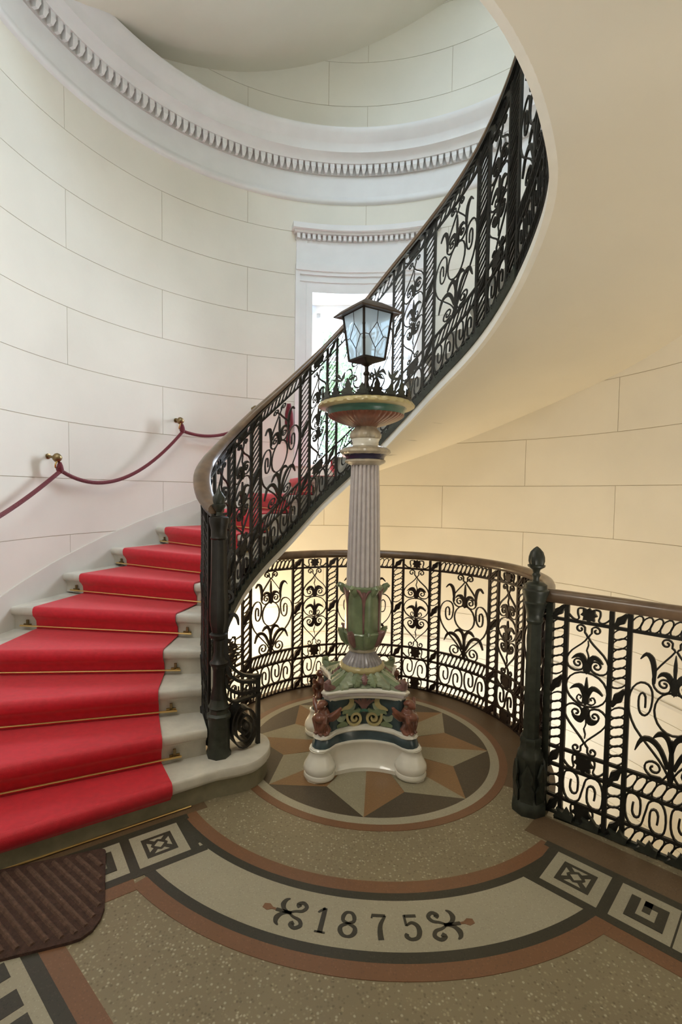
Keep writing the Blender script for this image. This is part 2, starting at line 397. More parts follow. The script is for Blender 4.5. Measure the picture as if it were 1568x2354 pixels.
# architrave mouldings: side strips and head
for (a, b, c, d) in ((A0, WIN0, -1, 1), (WIN1, A1, 1, -1)):
    zl = WZ0 - .02 if c < 0 else 2.02
    wp('architrave_side', a, b, zl, 3.76, -.01, .022, WHITE)
    e0, e1 = (a, a + 1.1) if c < 0 else (b - 1.1, b)
    wp('architrave_fillet', e0, e1, zl, 3.76, .022, .040, WHITE)
    i0, i1 = (b - 1.6, b - .9) if c < 0 else (a + .9, a + 1.6)
    wp('architrave_bead', i0, i1, zl, 3.58, .022, .032, WHITE)
wp('architrave_head', WIN0, WIN1, WZ1, 3.76, -.01, .022, WHITE)
wp('head_fillet', A0, A1, 3.70, 3.765, .022, .052, WHITE)
wp('head_bead', A0 + .6, A1 - .6, 3.665, 3.70, .022, .038, WHITE)
wp('head_bead', A0 + 1.1, A1 - 1.1, 3.60, 3.615, .022, .032, WHITE)
wp('frieze_panel', A0 + .2, A1 - .2, 3.765, 4.0, -.01, .018, WHITE)
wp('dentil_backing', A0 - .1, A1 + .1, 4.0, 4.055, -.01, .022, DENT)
wp('hood_moulding', A0 - 1.0, A1 + 1.0, 4.078, 4.128, -.01, .105, WHITE)
wp('hood_moulding', A0 - .5, A1 + .5, 4.053, 4.078, -.01, .068, WHITE)
for i in range(27):
    th = A0 + .6 + (A1 - A0 - 1.2) * i / 26
    mb = MB(); p = wpt(th, WR - .038, 4.028); box_mb(mb, p, (.030, .036, .046), math.radians(90 - th)); mb.build('dentil', WHITE, win)
# reveal
for th in (WIN0, WIN1):
    p, q_ = wpt(th, WR + .01), wpt(th, WR + .42)
    mb = MB(); d = Vector((q_[0] - p[0], q_[1] - p[1], 0)); nrm = Vector((d.y, -d.x, 0)).normalized() * (.03 if th == WIN1 else -.03)
    poly = [(p[0], p[1]), (q_[0], q_[1]), (q_[0] + nrm.x, q_[1] + nrm.y), (p[0] + nrm.x, p[1] + nrm.y)]
    prism_mb(mb, poly, WZ0 - .05, WZ1 + .05); recalc(mb.build('window_reveal', WHITE, win))
wp('window_reveal', WIN0, WIN1, WZ1 - .001, WZ1 + .05, -.42, -.002, WHITE)
wp('window_sill', WIN0, WIN1, WZ0 - .05, WZ0 + .001, -.42, -.002, WHITE)
# casements: flat frame set into the reveal
thm = (WIN0 + WIN1) / 2; cw = wpt(thm, WR + .30); rzw = math.radians(90 - thm)
def wbox(name, x, z, sx, sz, m=FRAME, dy=0, sy=.05, parent=win):
    ca, sa = math.cos(rzw), math.sin(rzw)
    mb = MB(); box_mb(mb, (cw[0] + x * ca - dy * sa, cw[1] + x * sa + dy * ca, z), (sx, sy, sz), rzw); return mb.build(name, m, parent)
hw = 0.585; zc = (WZ0 + WZ1) / 2; hh = (WZ1 - WZ0) / 2
wbox('window_frame', -hw + .03, zc, .07, 2 * hh); wbox('window_frame', hw - .03, zc, .07, 2 * hh)
wbox('window_frame', 0, WZ1 - .04, 2 * hw, .09); wbox('window_frame', 0, WZ0 + .03, 2 * hw, .07)
wbox('mullion', 0, zc, .06, 2 * hh)
for sx in (-1, 1):
    xc = sx * .275; f = wbox('casement', xc - .215, zc, .045, 2 * hh - .18, dy=-.01); wbox('casement', xc + .215, zc, .045, 2 * hh - .18, dy=-.01)
    wbox('casement_rail', xc, WZ1 - .115, .47, .05, dy=-.01); wbox('casement_rail', xc, WZ0 + .09, .47, .05, dy=-.01)
    wbox('casement_rail', xc, WZ0 + 1.15, .47, .035, dy=-.01)
    for k, (za, zb) in enumerate(((WZ0 + .11, WZ0 + 1.135), (WZ0 + 1.165, WZ1 - .14))):
        wbox('window_pane', xc, (za + zb) / 2, .40, zb - za, PANE, dy=0, sy=.006)
# trees outside
def tree(loc, r, n, seed, label):
    rnd = random.Random(seed)
    t = thing('tree', label, 'tree', loc)
    mb = MB(); tube_mb(mb, [(0, 0, 0), (.05, 0, 1.6), (0, .05, 3.4)], [.12, .09, .05], 8); mb.build('trunk', TRUNK, t)
    mb = MB()
    for i in range(n):
        a = rnd.uniform(0, 2 * PI); zz = rnd.uniform(-1, 1); rr = r * rnd.random() ** .4
        c = Vector((rr * math.sqrt(1 - zz * zz) * math.cos(a), rr * math.sqrt(1 - zz * zz) * math.sin(a), 3.6 + 1.2 * rr * zz))
        u = Vector((rnd.uniform(-1, 1), rnd.uniform(-1, 1), rnd.uniform(-1, 1))).normalized(); v = u.orthogonal().normalized()
        s = rnd.uniform(.05, .10)
        mb.add([c - u * s, c + v * s * .45, c + u * s, c - v * s * .45], [(0, 1, 2, 3)])
    o = mb.build('foliage', LEAF, t); o['kind'] = 'stuff'
tree((-0.6, 9.6, -.4), 1.25, 2600, 3, 'green leafy tree outside left half of the stair window')
tree((1.5, 11.5, -1.6), 1.3, 2200, 5, 'green leafy tree lower down outside right half of the stair window')

# ------------------------------------------------------------------ floor
floor = bpy.data.objects.new('floor', None); COL.objects.link(floor); struct(floor)
FD = Vector((.737, -.676)).normalized(); FP = Vector((1.104, 2.312))
FN = Vector((FD.y, -FD.x)) * -1     # towards the void (up right)
def az(r, a, c=FC):
    a = math.radians(a); return (c[0] + r * math.sin(a), c[1] - r * math.cos(a))
poly = [az(1.03, a) for a in range(50, 308, 6)]
poly = poly + [(-.80, 2.42), (-1.72, 1.80), (-1.72, -2.6), (2.06, -2.6), (2.06, 1.50)]
e = FP - FD * .02 - Vector((FD.y, -FD.x)) * .05
mb = MB(); prism_mb(mb, poly, -.22, 0.0); recalc(mb.build('floor_slab', SPECK, floor))
def flat(name, poly, m, z=.0015, base=-.01, parent=floor):
    mb = MB(); prism_mb(mb, poly, base, z); return recalc(mb.build(name, m, parent))
def ringp(name, r0, r1, a0, a1, m, z=.0015, n=48):
    p = [az(r0, a0 + (a1 - a0) * i / n) for i in range(n + 1)] + [az(r1, a1 - (a1 - a0) * i / n) for i in range(n + 1)]
    return flat(name, p, m, z)
A_ = -5.3
# brown border under the landing railing (rear)
for a0, a1 in ((58, 178), (178, 298)): ringp('brown_border', .79, 1.03, a0, a1, T_BROWN, .001)
# disc ground, rings
for a0, a1 in ((0, 180), (180, 360)):
    ringp('cream_ring', .70, .748, a0, a1, T_CREAM, .002)
    ringp('terracotta_ring', .748, .792, a0, a1, T_TERRA, .002)
# star: 8 points, each two facets; dark kites between
rot0 = -5.93
for k in range(8):
    a = rot0 + 45 * k
    ri = .515
    flat('star_facet', [az(0.02, a), az(ri, a - 22.5), az(.70, a)], T_GREY, .002)
    flat('star_facet', [az(0.02, a), az(.70, a), az(ri, a + 22.5)], T_ORANGE, .002)
    arc = [az(.70, a + 45 * i / 12) for i in range(13)]
    flat('star_field', arc + [az(ri, a + 22.5)], T_DARK, .0018)
AL, AR = A_ - 45.5, A_ + 46.5
ringp('terracotta_band', 1.085, 1.142, A_ - 47, A_ + 45, T_TERRA, .002)
ringp('black_band', 1.142, 1.178, A_ - 46, A_ + 42, T_BLACK, .002)
ringp('black_field', 1.142, 1.43, A_ - 46, A_ - 36, T_BLACK, .0013)
ringp('black_field', 1.142, 1.43, A_ + 34, A_ + 42, T_BLACK, .0013)
ringp('cream_band', 1.178, 1.388, A_ - 36.5, A_ + 36, T_CREAM, .002)
ringp('black_band', 1.388, 1.428, A_ - 39, A_ + 38, T_BLACK, .0021)
ringp('terracotta_band', 1.428, 1.487, A_ - 36, A_ + 36, T_TERRA, .002)
# left border strip along the bottom riser, right strip along the railing
def strip(o, d, nrm, t0, t1, s0, s1, name, m, z=.002):
    """o origin, d along (away from the disc), nrm across (away from riser)"""
    P = lambda t, s: (o[0] + d[0] * t + nrm[0] * s, o[1] + d[1] * t + nrm[1] * s)
    return flat(name, [P(t0, s0), P(t1, s0), P(t1, s1), P(t0, s1)], m, z)
DL = Vector((-.832, -.555)); NL = Vector((.555, -.832)); OL = Vector((-.675, 2.219))   # inner top corner of the left square
DR = Vector((.757, -.653)); NR = Vector((-.653, -.757)); OR = Vector((1.001, 2.054)) - DR * .0
OR = Vector((.985, 2.062))
DR = Vector((.72, -.694)).normalized(); NR = Vector((DR.y, -DR.x)); 
for tag_, (o_, d, n_, L) in {'l': (OL, DL, NL, 1.3), 'r': (OR, DR, NR, 1.3)}.items():
    w = .205
    strip(o_, d, n_, -.16, L, -.20 if tag_ == 'r' else -.10, -.035, 'brown_strip', T_BROWN, .0012)
    strip(o_, d, n_, -.06, L, -.038, 0, 'black_strip', T_BLACK, .0023)
    strip(o_, d, n_, -.06, L, w, w + .038, 'black_strip', T_BLACK, .0023)
    strip(o_, d, n_, w + .035, L, w + .038, w + .10, 'terracotta_strip', T_TERRA, .0017)
    strip(o_, d, n_, -.038, 0, 0, w, 'black_strip', T_BLACK, .0023)
    strip(o_, d, n_, w, w + .038, 0, w, 'black_strip', T_BLACK, .0023)
    # square with quatrefoil lattice
    strip(o_, d, n_, 0, w, 0, w, 'cream_square', T_CREAM, .0023)
    strip(o_, d, n_, .04, w - .04, .04, w - .04, 'black_square', T_BLACK, .0030)
    P = lambda t, s: (o_[0] + d[0] * t + n_[0] * s, o_[1] + d[1] * t + n_[1] * s)
    c = w / 2
    flat('cream_lozenge', [P(c - .021, c), P(c, c - .021), P(c + .021, c), P(c, c + .021)], T_CREAM, .0036)
    for ux, uy in ((1, 0), (-1, 0), (0, 1), (0, -1)):
        vx, vy = -uy, ux
        q_ = lambda a, b: P(c + ux * a + vx * b, c + uy * a + vy * b)
        flat('cream_chip', [q_(.028, -.014), q_(.046, -.030), q_(.046, .030), q_(.028, .014), q_(.036, 0)], T_CREAM, .0036)
    # greek key
    t = w + .038
    kk = 0
    while t < L - .1:
        strip(o_, d, n_, t, t + .19, 0, w, 'cream_key_ground', T_CREAM, .0023)
        for (a, b, s0, s1) in ((.04, .07, .04, .165), (.04, .16, .135, .165), (.13, .16, .04, .165), (.085, .15, .04, .07), (.085, .11, .04, .105)):
            if kk % 2: s0, s1 = w - s1, w - s0
            KZ = .0030 + .00018 * int(a * 1000 % 7 + s0 * 40)
            strip(o_, d, n_, t + a, t + b, s0, s1, 'black_key', T_BLACK, KZ)
        strip(o_, d, n_, t + .19, t + .19 + .006, 0, w, 'black_key', T_BLACK, .0030)
        t += .196; kk += 1
# lower left corridor border
DC = Vector((.735, -.678)).normalized(); NC = Vector((-DC.y, DC.x)) * 1.0   # NC up right
OC = Vector((-1.10, 1.665))
def cs(t0, t1, s0, s1, name, m, z=.002): return strip(OC, DC, NC, t0, t1, s0, s1, name, m, z)
cs(-.3, 1.4, .0, .045, 'black_strip', T_BLACK, .0023)
cs(-.3, 1.4, .045, .115, 'terracotta_strip', T_TERRA, .002)
cs(-.3, 1.4, -.21, 0, 'cream_key_ground', T_CREAM, .0019)
t = -.2
while t < 1.2:
    for (a, b, s0, s1) in ((.03, .10, -.17, -.04), (.13, .20, -.17, -.04)):
        cs(t + a, t + b, s0, s1, 'black_key', T_BLACK, .0030)
    t += .225
# the date and its ornaments: flat strokes in (x right, y up) mapped around the band
def bandpt(x, y, a0, r0=1.292):
    a = a0 + math.degrees(x / r0); return az(r0 - y, a)
def flatstroke(name, pts, ws, a0, m, per=4, z=.0034, sc=1.0, r0=1.292):
    P = catmull([(x * sc, y * sc) for x, y in pts], per) if per > 1 else [(x * sc, y * sc) for x, y in pts]
    n = len(P); L, R_ = [], []
    for i, p in enumerate(P):
        a, b = P[max(i - 1, 0)], P[min(i + 1, n - 1)]; dx, dy = b[0] - a[0], b[1] - a[1]; l = math.hypot(dx, dy) or 1
        f = i / (n - 1) * (len(ws) - 1); k = min(int(f), len(ws) - 2); w_ = (ws[k] + (ws[k + 1] - ws[k]) * (f - k)) / 2 * sc
        L.append(bandpt(p[0] - dy / l * w_, p[1] + dx / l * w_, a0, r0)); R_.append(bandpt(p[0] + dy / l * w_, p[1] - dx / l * w_, a0, r0))
    mb = MB(); vs = []
    for i in range(n):
        vs += [(*L[i], z), (*R_[i], z), (*L[i], -.002), (*R_[i], -.002)]
    fs = []
    for i in range(n - 1):
        k = i * 4; fs += [(k, k + 1, k + 5, k + 4), (k, k + 4, k + 6, k + 2), (k + 1, k + 3, k + 7, k + 5)]
    fs += [(0, 2, 3, 1), (4 * n - 4, 4 * n - 3, 4 * n - 1, 4 * n - 2)]
    mb.add(vs, fs); return mb
def digits(name, a0, strokes):
    mbx = MB()
    for pts, ws, per in strokes:
        m_ = flatstroke('', pts, ws, a0, None, per); mbx.add(m_.v, m_.f)
    return recalc(mbx.build(name, T_BLACK, floor))
h = .052
digits('mosaic_digit', -11.6, [([(.004, h), (.004, -h)], [.017, .017], 1), ([(-.018, h - .022), (-.008, h - .012), (.006, h)], [.006, .010, .012], 2), ([(-.014, -h + .003), (.022, -h + .003)], [.007, .007], 1)])
digits('mosaic_digit', -7.4, [([(0, .003), (.018, .012), (.020, .030), (.012, .046), (0, .050), (-.012, .046), (-.020, .030), (-.018, .012), (0, .003)], [.010, .015, .010, .015, .010], 3),
                          ([(0, .003), (.022, -.010), (.025, -.028), (.015, -.045), (0, -.050), (-.015, -.045), (-.025, -.028), (-.022, -.010), (0, .003)], [.010, .017, .010, .017, .010], 3)])
digits('mosaic_digit', -2.7, [([(-.024, .034), (-.022, .046), (.026, .046)], [.007, .013, .012], 1), ([(.026, .046), (.008, .012), (.004, -.02), (.006, -h)], [.008, .014, .018, .019], 4)])
digits('mosaic_digit', 2.3, [([(.026, .046), (-.018, .046)], [.012, .012], 1), ([(-.018, .050), (-.016, .006)], [.009, .009], 1),
                         ([(-.016, .006), (.004, .018), (.022, .006), (.025, -.018), (.014, -.042), (-.008, -.048), (-.022, -.036), (-.018, -.026)], [.006, .012, .016, .018, .014, .012, .015, .012], 4)])
def ornament(a0, s):
    mbx = MB()
    for sg in (1, -1):
        for pts, ws in (([(0, 0), (.02 * s, .012 * sg), (.045 * s, .020 * sg), (.055 * s, .040 * sg), (.038 * s, .055 * sg), (.022 * s, .044 * sg), (.030 * s, .034 * sg)], [.008, .010, .013, .015, .014, .018, .016]),
                        ([(0, 0), (-.022 * s, .010 * sg), (-.034 * s, .030 * sg), (-.030 * s, .050 * sg), (-.018 * s, .060 * sg)], [.008, .014, .020, .014, .004])):
            m_ = flatstroke('', pts, ws, a0, None, 4); mbx.add(m_.v, m_.f)
    m_ = flatstroke('', [(.01 * s, 0), (-.05 * s, 0)], [.014, .014], a0, None, 1); mbx.add(m_.v, m_.f)
    recalc(mbx.build('mosaic_scroll', T_BLACK, floor))
    m_ = flatstroke('', [(-.05 * s, 0), (-.065 * s, 0), (-.08 * s, 0), (-.10 * s, 0)], [.008, .010, .030, .018], a0, None, 2)
    recalc(m_.build('mosaic_bud', T_TERRA, floor))
ornament(-16.9, 1); ornament(7.9, -1)

# ------------------------------------------------------------------ doormat
t = thing('doormat', 'dark brown ribbed doormat lying on the mosaic floor before the red steps', 'doormat', (0, 0, 0))
mp = [(-.915, 2.03), (-.905, 2.02), (-.785, 1.735), (-.778, 1.69), (-.785, 1.645), (-.81, 1.61), (-.85, 1.592), (-1.03, 1.53), (-1.55, 1.34), (-1.68, 1.66), (-1.30, 1.90), (-.93, 2.035)]
mb = MB(); prism_mb(mb, mp, .002, .012); recalc(mb.build('backing', MAT_, t))
def clip_line(p, d, poly):
    ts = []
    n = len(poly)
    for i in range(n):
        a, b = Vector(poly[i]), Vector(poly[(i + 1) % n]); e_ = b - a
        den = d.x * e_.y - d.y * e_.x
        if abs(den) < 1e-9: continue
        w_ = a - p; u = (w_.x * d.y - w_.y * d.x) / den; tt = (w_.x * e_.y - w_.y * e_.x) / den
        if 0 <= u <= 1: ts.append(tt)
    return (min(ts), max(ts)) if len(ts) > 1 else None
dd = Vector((.80, -.60)).normalized(); nn = Vector((-dd.y, dd.x))
for i in range(30):
    p0 = Vector((-1.55, 1.20)) + nn * (i * .036 - .02)
    r_ = clip_line(p0, dd, mp)
    if not r_ or r_[1] - r_[0] < .09: continue
    a, b = p0 + dd * (r_[0] + .03), p0 + dd * (r_[1] - .03); s = nn * .010
    mb = MB(); mb.add([(*(a - s), .0115), (*(a + s), .0115), (*(b + s), .0115), (*(b - s), .0115), (*(a - s * .4), .019), (*(a + s * .4), .019), (*(b + s * .4), .019), (*(b - s * .4), .019)],
                      [(4, 5, 6, 7), (0, 4, 7, 3), (1, 2, 6, 5), (0, 1, 5, 4), (2, 3, 7, 6)])
    recalc(mb.build('rib', MAT_R, t))
# ------------------------------------------------------------------ stairs
RISE = 0.148
def inv(tab, z):
    for (a, b), (c, d) in zip(tab, tab[1:]):
        if b <= z <= d: return a + (c - a) * (z - b) / (d - b)
    return tab[-1][0]
THI = [-35, -26.5, -15.5, -4.5, 7.5, 19.4, 30.6, 41.5]; THO = list(THI)
for k in range(9, 30):
    ti = inv(T_TAB, RISE * k + 0.97); THI.append(ti); THO.append(min(41.5 + 11.3 * (k - 8), ti + 12))
RIN = 0.955
def line(k):     # k from 1
    A = Vector(wpt(THI[k - 1], RIN, 0, SCN)[:2]); B = Vector(wpt(THO[k - 1], WR + .02, 0, WC)[:2])
    d = (B - A).normalized(); n = Vector((-d.y, d.x))      # towards the viewer side (down the stairs)
    if n.dot(Vector(wpt(THI[k - 1] - 5, 1.5)[:2]) - Vector(wpt(THI[k - 1], 1.5)[:2])) < 0: n = -n
    return A, B, d, n
stairs = thing('staircase', 'curved flight of pale stone steps rising round the drum wall to the upper right', 'staircase')
NST = 26
def soff_in(t): return max(interp(S_TAB, t), -.2)
def soff_out(t): return max(interp(W_TAB, t), -.2)
for k in range(2, NST + 1):
    z = RISE * k; A, B, d, n = line(k); A2, B2, d2, n2 = line(k + 1)
    zi = min(soff_in(THI[k - 1]) + .05, z - .09); zo = min(soff_out(THO[k - 1]) + .06, z - .09)
    zi2 = min(soff_in(THI[k]) + .05, z - .01); zo2 = min(soff_out(THO[k]) + .06, z - .01)
    prof = [(0, None), (0, z - .078), (.010, z - .066), (.012, z - .058), (.026, z - .050), (.034, z - .040), (.036, z - .014), (.030, z - .003), (.022, z)]
    rings = []
    for P, zb in ((A, zi), (B, zo)):
        r = []
        for s_, zz in prof:
            q_ = P + n * s_; r.append((q_.x, q_.y, zb if zz is None else zz))
        P2, zb2, nn2 = (A2, zi2, n2) if P is A else (B2, zo2, n2)
        q_ = P2 - nn2 * .012
        r.append((q_.x, q_.y, z)); r.append((q_.x, q_.y, zb2)); rings.append(r)
    # slightly rounded inner end
    c0 = [((p[0] * .97 + A2.x * .03), (p[1] * .97 + A2.y * .03), p[2]) for p in rings[0]]
    mb = MB(); sweep_mb(mb, rings); recalc(mb.build('stone_step', STONE, stairs, True))
# first step with its wide rounded end
A, B, d, n = line(1); A2, B2, d2, n2 = line(2)
fr = [B + n * .03, A + n * .03]
endc = catmull([tuple(A + n * .03), (-.455, 2.425), (-.365, 2.475), (-.315, 2.555), (-.30, 2.65), (-.325, 2.745), (-.39, 2.80), (-.50, 2.80), (-.62, 2.745)], 4)
pl1 = [tuple(B + n * .03)] + endc + [tuple(A2 - n2 * .02), tuple(B2 - n2 * .02)]
mb = MB(); rings = []
ctr = Vector((-.9, 2.45))
for zz, ins in ((.088, .012), (.094, .006), (.104, .0), (.108, 0), (.136, 0), (.145, .005), (.148, .014)):
    r = []
    m_ = len(pl1)
    for i, p in enumerate(pl1):
        a, b = Vector(pl1[i - 1]), Vector(pl1[(i + 1) % m_]); t_ = (b - a).normalized(); nn_ = Vector((t_.y, -t_.x))
        if i in (0, m_ - 1, m_ - 2): nn_ = Vector((0, 0))
        r.append((p[0] - nn_.x * ins, p[1] - nn_.y * ins, zz))
    rings.append(r)
sweep_mb(mb, rings); recalc(mb.build('stone_step', STONE, stairs, True))
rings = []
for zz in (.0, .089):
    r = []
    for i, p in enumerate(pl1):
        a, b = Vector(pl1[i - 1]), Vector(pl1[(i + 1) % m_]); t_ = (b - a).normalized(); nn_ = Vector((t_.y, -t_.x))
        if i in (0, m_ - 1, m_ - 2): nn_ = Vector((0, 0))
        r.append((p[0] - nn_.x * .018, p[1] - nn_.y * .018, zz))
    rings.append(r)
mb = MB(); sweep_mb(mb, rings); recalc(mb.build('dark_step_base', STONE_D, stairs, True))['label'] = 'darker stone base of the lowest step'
# soffit and white string of the visible flight
def shell(name, t0, t1, fin, fout, r0, r1, thick, m, parent, c0=SCN, c1=WC, nr=8, step=2.0):
    mb = MB(); n = int((t1 - t0) / step); rings = []
    for i in range(n + 1):
        t_ = t0 + (t1 - t0) * i / n; lo = []; hi = []
        for j in range(nr + 1):
            u = j / nr; a = Vector(wpt(t_, r0, fin(t_), c0)); b = Vector(wpt(t_, r1, fout(t_), c1)); p = a.lerp(b, u)
            lo.append(tuple(p)); hi.append((p.x, p.y, p.z + thick))
        rings.append(lo + hi[::-1])
    sweep_mb(mb, rings); return recalc(mb.build(name, m, parent, True))
shell('soffit', -24, 300, lambda t: interp(S_TAB, t), lambda t: interp(W_TAB, t), .955, WR + .01, .02, SOFF, stairs)
mb = MB(); rings = []
t_ = -6
while t_ <= 300:
    z = interp(S_TAB, t_); zz = z + .062
    rings.append([wpt(t_, .915, z, SCN), wpt(t_, .957, z, SCN), wpt(t_, .957, zz, SCN), wpt(t_, .915, zz, SCN)]); t_ += 2
sweep_mb(mb, rings); recalc(mb.build('stringer', STR, stairs, True))
mb = MB(); rings = []          # rear face of the upper landing edge above the string
t_ = 170
while t_ <= 300:
    z = interp(S_TAB, t_) + .06
    rings.append([wpt(t_, .94, z, SCN), wpt(t_, .957, z, SCN), wpt(t_, .957, z + .3, SCN), wpt(t_, .94, z + .3, SCN)]); t_ += 3
sweep_mb(mb, rings); recalc(mb.build('stringer', STR, stairs, True))
# second flight overhead and the flight going down
up2 = thing('staircase', 'plain plastered underside of the next flight, above the white cornice', 'staircase')
shell('soffit', 2, 228, lambda t: interp(S_TAB, t) + 4.25, lambda t: interp(W2_TAB, t), .92, WR + .01, .25, SOFF, up2)
low = thing('staircase', 'lower flight of stone steps going down beyond the landing railing', 'staircase')
for k in range(6, 28):
    z = RISE * k - 4.25 + .1
    t0, t1 = THI[k - 1] + 12, THI[k] + 12 + 1
    mb = MB(); zb = z - .30
    r = [[wpt(t0, 1.02, zb), wpt(t0, 1.02, z), wpt(t1, 1.02, z), wpt(t1, 1.02, zb + .1)], [wpt(t0, WR, zb), wpt(t0, WR, z), wpt(t1, WR, z), wpt(t1, WR, zb + .1)]]
    sweep_mb(mb, r); recalc(mb.build('stone_step', STONE, low))

# ------------------------------------------------------------------ red carpet runner and stair rods
def lp(k, r, s_, z):
    A, B, d, n = line(k); f = (r - RIN) / (WR - RIN); p = A.lerp(B, f) + n * s_; return (p.x, p.y, z)
RC0, RC1 = 1.165, 2.07
mb = MB(); rings = []
for k in range(1, 14):
    z = RISE * k; zp = z - RISE
    for s_, zz, ds, dz in ((.010, zp + (.012 if k > 1 else .001), .009, .004), (.014, z - .085, .010, 0), (.030, z - .062, .010, .004), (.046, z - .046, .010, 0), (.050, z - .022, .011, 0), (.047, z - .002, .010, .004), (.036, z + .009, .004, .009), (.016, z + .011, 0, .010)):
        row = []
        for j in range(9):
            r = RC0 + (RC1 - RC0) * j / 8; row.append(lp(k, r, s_, zz))
        bot = [lp(k, RC0 + (RC1 - RC0) * j / 8, s_ - ds, zz - dz) for j in range(9)]
        rings.append(row + bot[::-1])
sweep_mb(mb, rings)
tag(recalc(mb.build('carpet_runner', CARPET, None, True)), 'bright red carpet runner covering the middle of the curved stone stairs', 'carpet')
ORD = ['', 'first', 'second', 'third', 'fourth', 'fifth', 'sixth', 'seventh', 'eighth', 'ninth', 'tenth', 'eleventh', 'twelfth']
for k in range(1, 12):
    zc_ = RISE * (k - 1) + (.030 if k > 1 else .008)
    t = thing('stair_rod', 'thin brass rod at the foot of the %s carpeted riser from the bottom' % ORD[k], 'stair rod', (0, 0, 0), 0, 'brass rods holding the red stair carpet')
    mb = MB()
    so = .026 if k > 1 else .024
    tube_mb(mb, [lp(k, 1.075, so, zc_), lp(k, 1.6, so, zc_), lp(k, 2.17, so, zc_)], .0058 if k > 1 else .004, 8); mb.build('rod', BRASS, t, True)
    if k > 1:
        for r in (1.105, 2.13):
            mb = MB(); p = Vector(lp(k, r, .012, zc_ + .004)); q_ = Vector(lp(k, r, so, zc_))
            tube_mb(mb, [p, q_], .008, 6); A, B, d, n = line(k)
            box_mb(mb, p, (.05, .010, .014), math.atan2(d.y, d.x)); box_mb(mb, p + Vector((0, 0, .016)), (.014, .010, .034), math.atan2(d.y, d.x))
            mb.build('bracket', BRASS_D, t)

# ------------------------------------------------------------------ wall ropes
RW = WR - .07
hooks = [(-16, 1.335), (15.8, 1.735), (45.9, 2.135), (65.3, 2.315)]
HN = ['near the bottom of the stairs', 'leftmost in view above the fifth step', 'in the middle of the left wall', 'just behind the top of the wooden handrail']
for i, (th, z) in enumerate(hooks):
    t = thing('rope_hook', 'round brass rope hook on the cream wall, ' + HN[i], 'hook', (0, 0, 0), 0, 'brass rope hooks')
    mb = MB(); a, b = Vector(wpt(th, WR, z)), Vector(wpt(th, RW, z - .01))
    dv = (b - a).normalized()
    tube_mb(mb, [a, a + dv * .008, a + dv * .010, a + dv * .03, b], [.020, .020, .011, .009, .009], 14)
    mb.build('stem', BRASS_D, t, True)
    mb = MB(); c = b + dv * .012; lathe_mb(mb, [(.002, -.033), (.016, -.028), (.028, -.015), (.033, 0), (.028, .015), (.016, .028), (.002, .033)], c, 14); mb.build('ball', BRASS_D, t, True)
    mb = MB(); pts = [tuple(Vector(c) + Vector((0, 0, -.045)) + Vector((math.cos(x) * .022 * .4, math.sin(x) * .022, math.cos(x) * .026))) for x in [2 * PI * j / 12 for j in range(12)]]
    tube_mb(mb, pts, .006, 6, True); mb.build('ring', BRASS, t, True)
def rope(i, p0, p1, sag, lab):
    (t0, z0), (t1, z1) = p0, p1; pts = []
    for j in range(25):
        u = j / 24; pts.append(wpt(t0 + (t1 - t0) * u, RW - .02, z0 + (z1 - z0) * u - sag * 4 * u * (1 - u)))
    # knot ends rise to the hook
    mb = MB(); tube_mb(mb, pts, .0145, 8)
    return tag(mb.build('barrier_rope', ROPE, None, True), lab, 'rope', 'crimson wall ropes')
a = [(th + .6, z - .10) for th, z in hooks]
rope(0, a[0], a[1], .115, 'crimson rope sagging along the wall out of the left edge of the photo')
rope(1, a[1], a[2], .235, 'long crimson rope hanging between the two hooks on the left wall')
rope(2, a[2], a[3], .095, 'short crimson rope running behind the curved wooden handrail')
for i, (th, z) in enumerate(hooks):
    c = Vector(wpt(th + .4, RW - .02, z - .075)); mb = MB()
    tube_mb(mb, [c + Vector((0, 0, .035)), c + Vector((0, 0, .01)), c + Vector((0, 0, -.02)), c + Vector((0, 0, -.045))], [.010, .020, .026, .014], 10)
    tag(mb.build('rope_knot', ROPE, None, True), 'crimson rope end bound below the hook ' + HN[i], 'rope knot', 'bound rope ends')
for th, z, lb in ((74.3, 2.26, 'crimson rope tassel hanging at the left side of the window'), (114.5, 2.72, 'crimson rope tassel hanging at the right side of the window')):
    c = Vector(wpt(th, WR - .05, z)); t = thing('rope_tassel', lb, 'tassel')
    mb = MB(); tube_mb(mb, [c + Vector((0, 0, .12)), c + Vector((-.02, 0, .02)), c + Vector((-.02, 0, -.10)), c + Vector((0, 0, -.14)), c + Vector((.03, 0, -.08)), c + Vector((.025, 0, .02)), c + Vector((0, 0, .12))], .020, 8); mb.build('loop', ROPE, t, True)
    mb = MB(); lathe_mb(mb, [(.004, .02), (.022, .01), (.018, -.03), (.03, -.10), (.03, -.13), (.004, -.13)], c + Vector((0, 0, -.13)), 12); mb.build('fringe', ROPE, t, True)

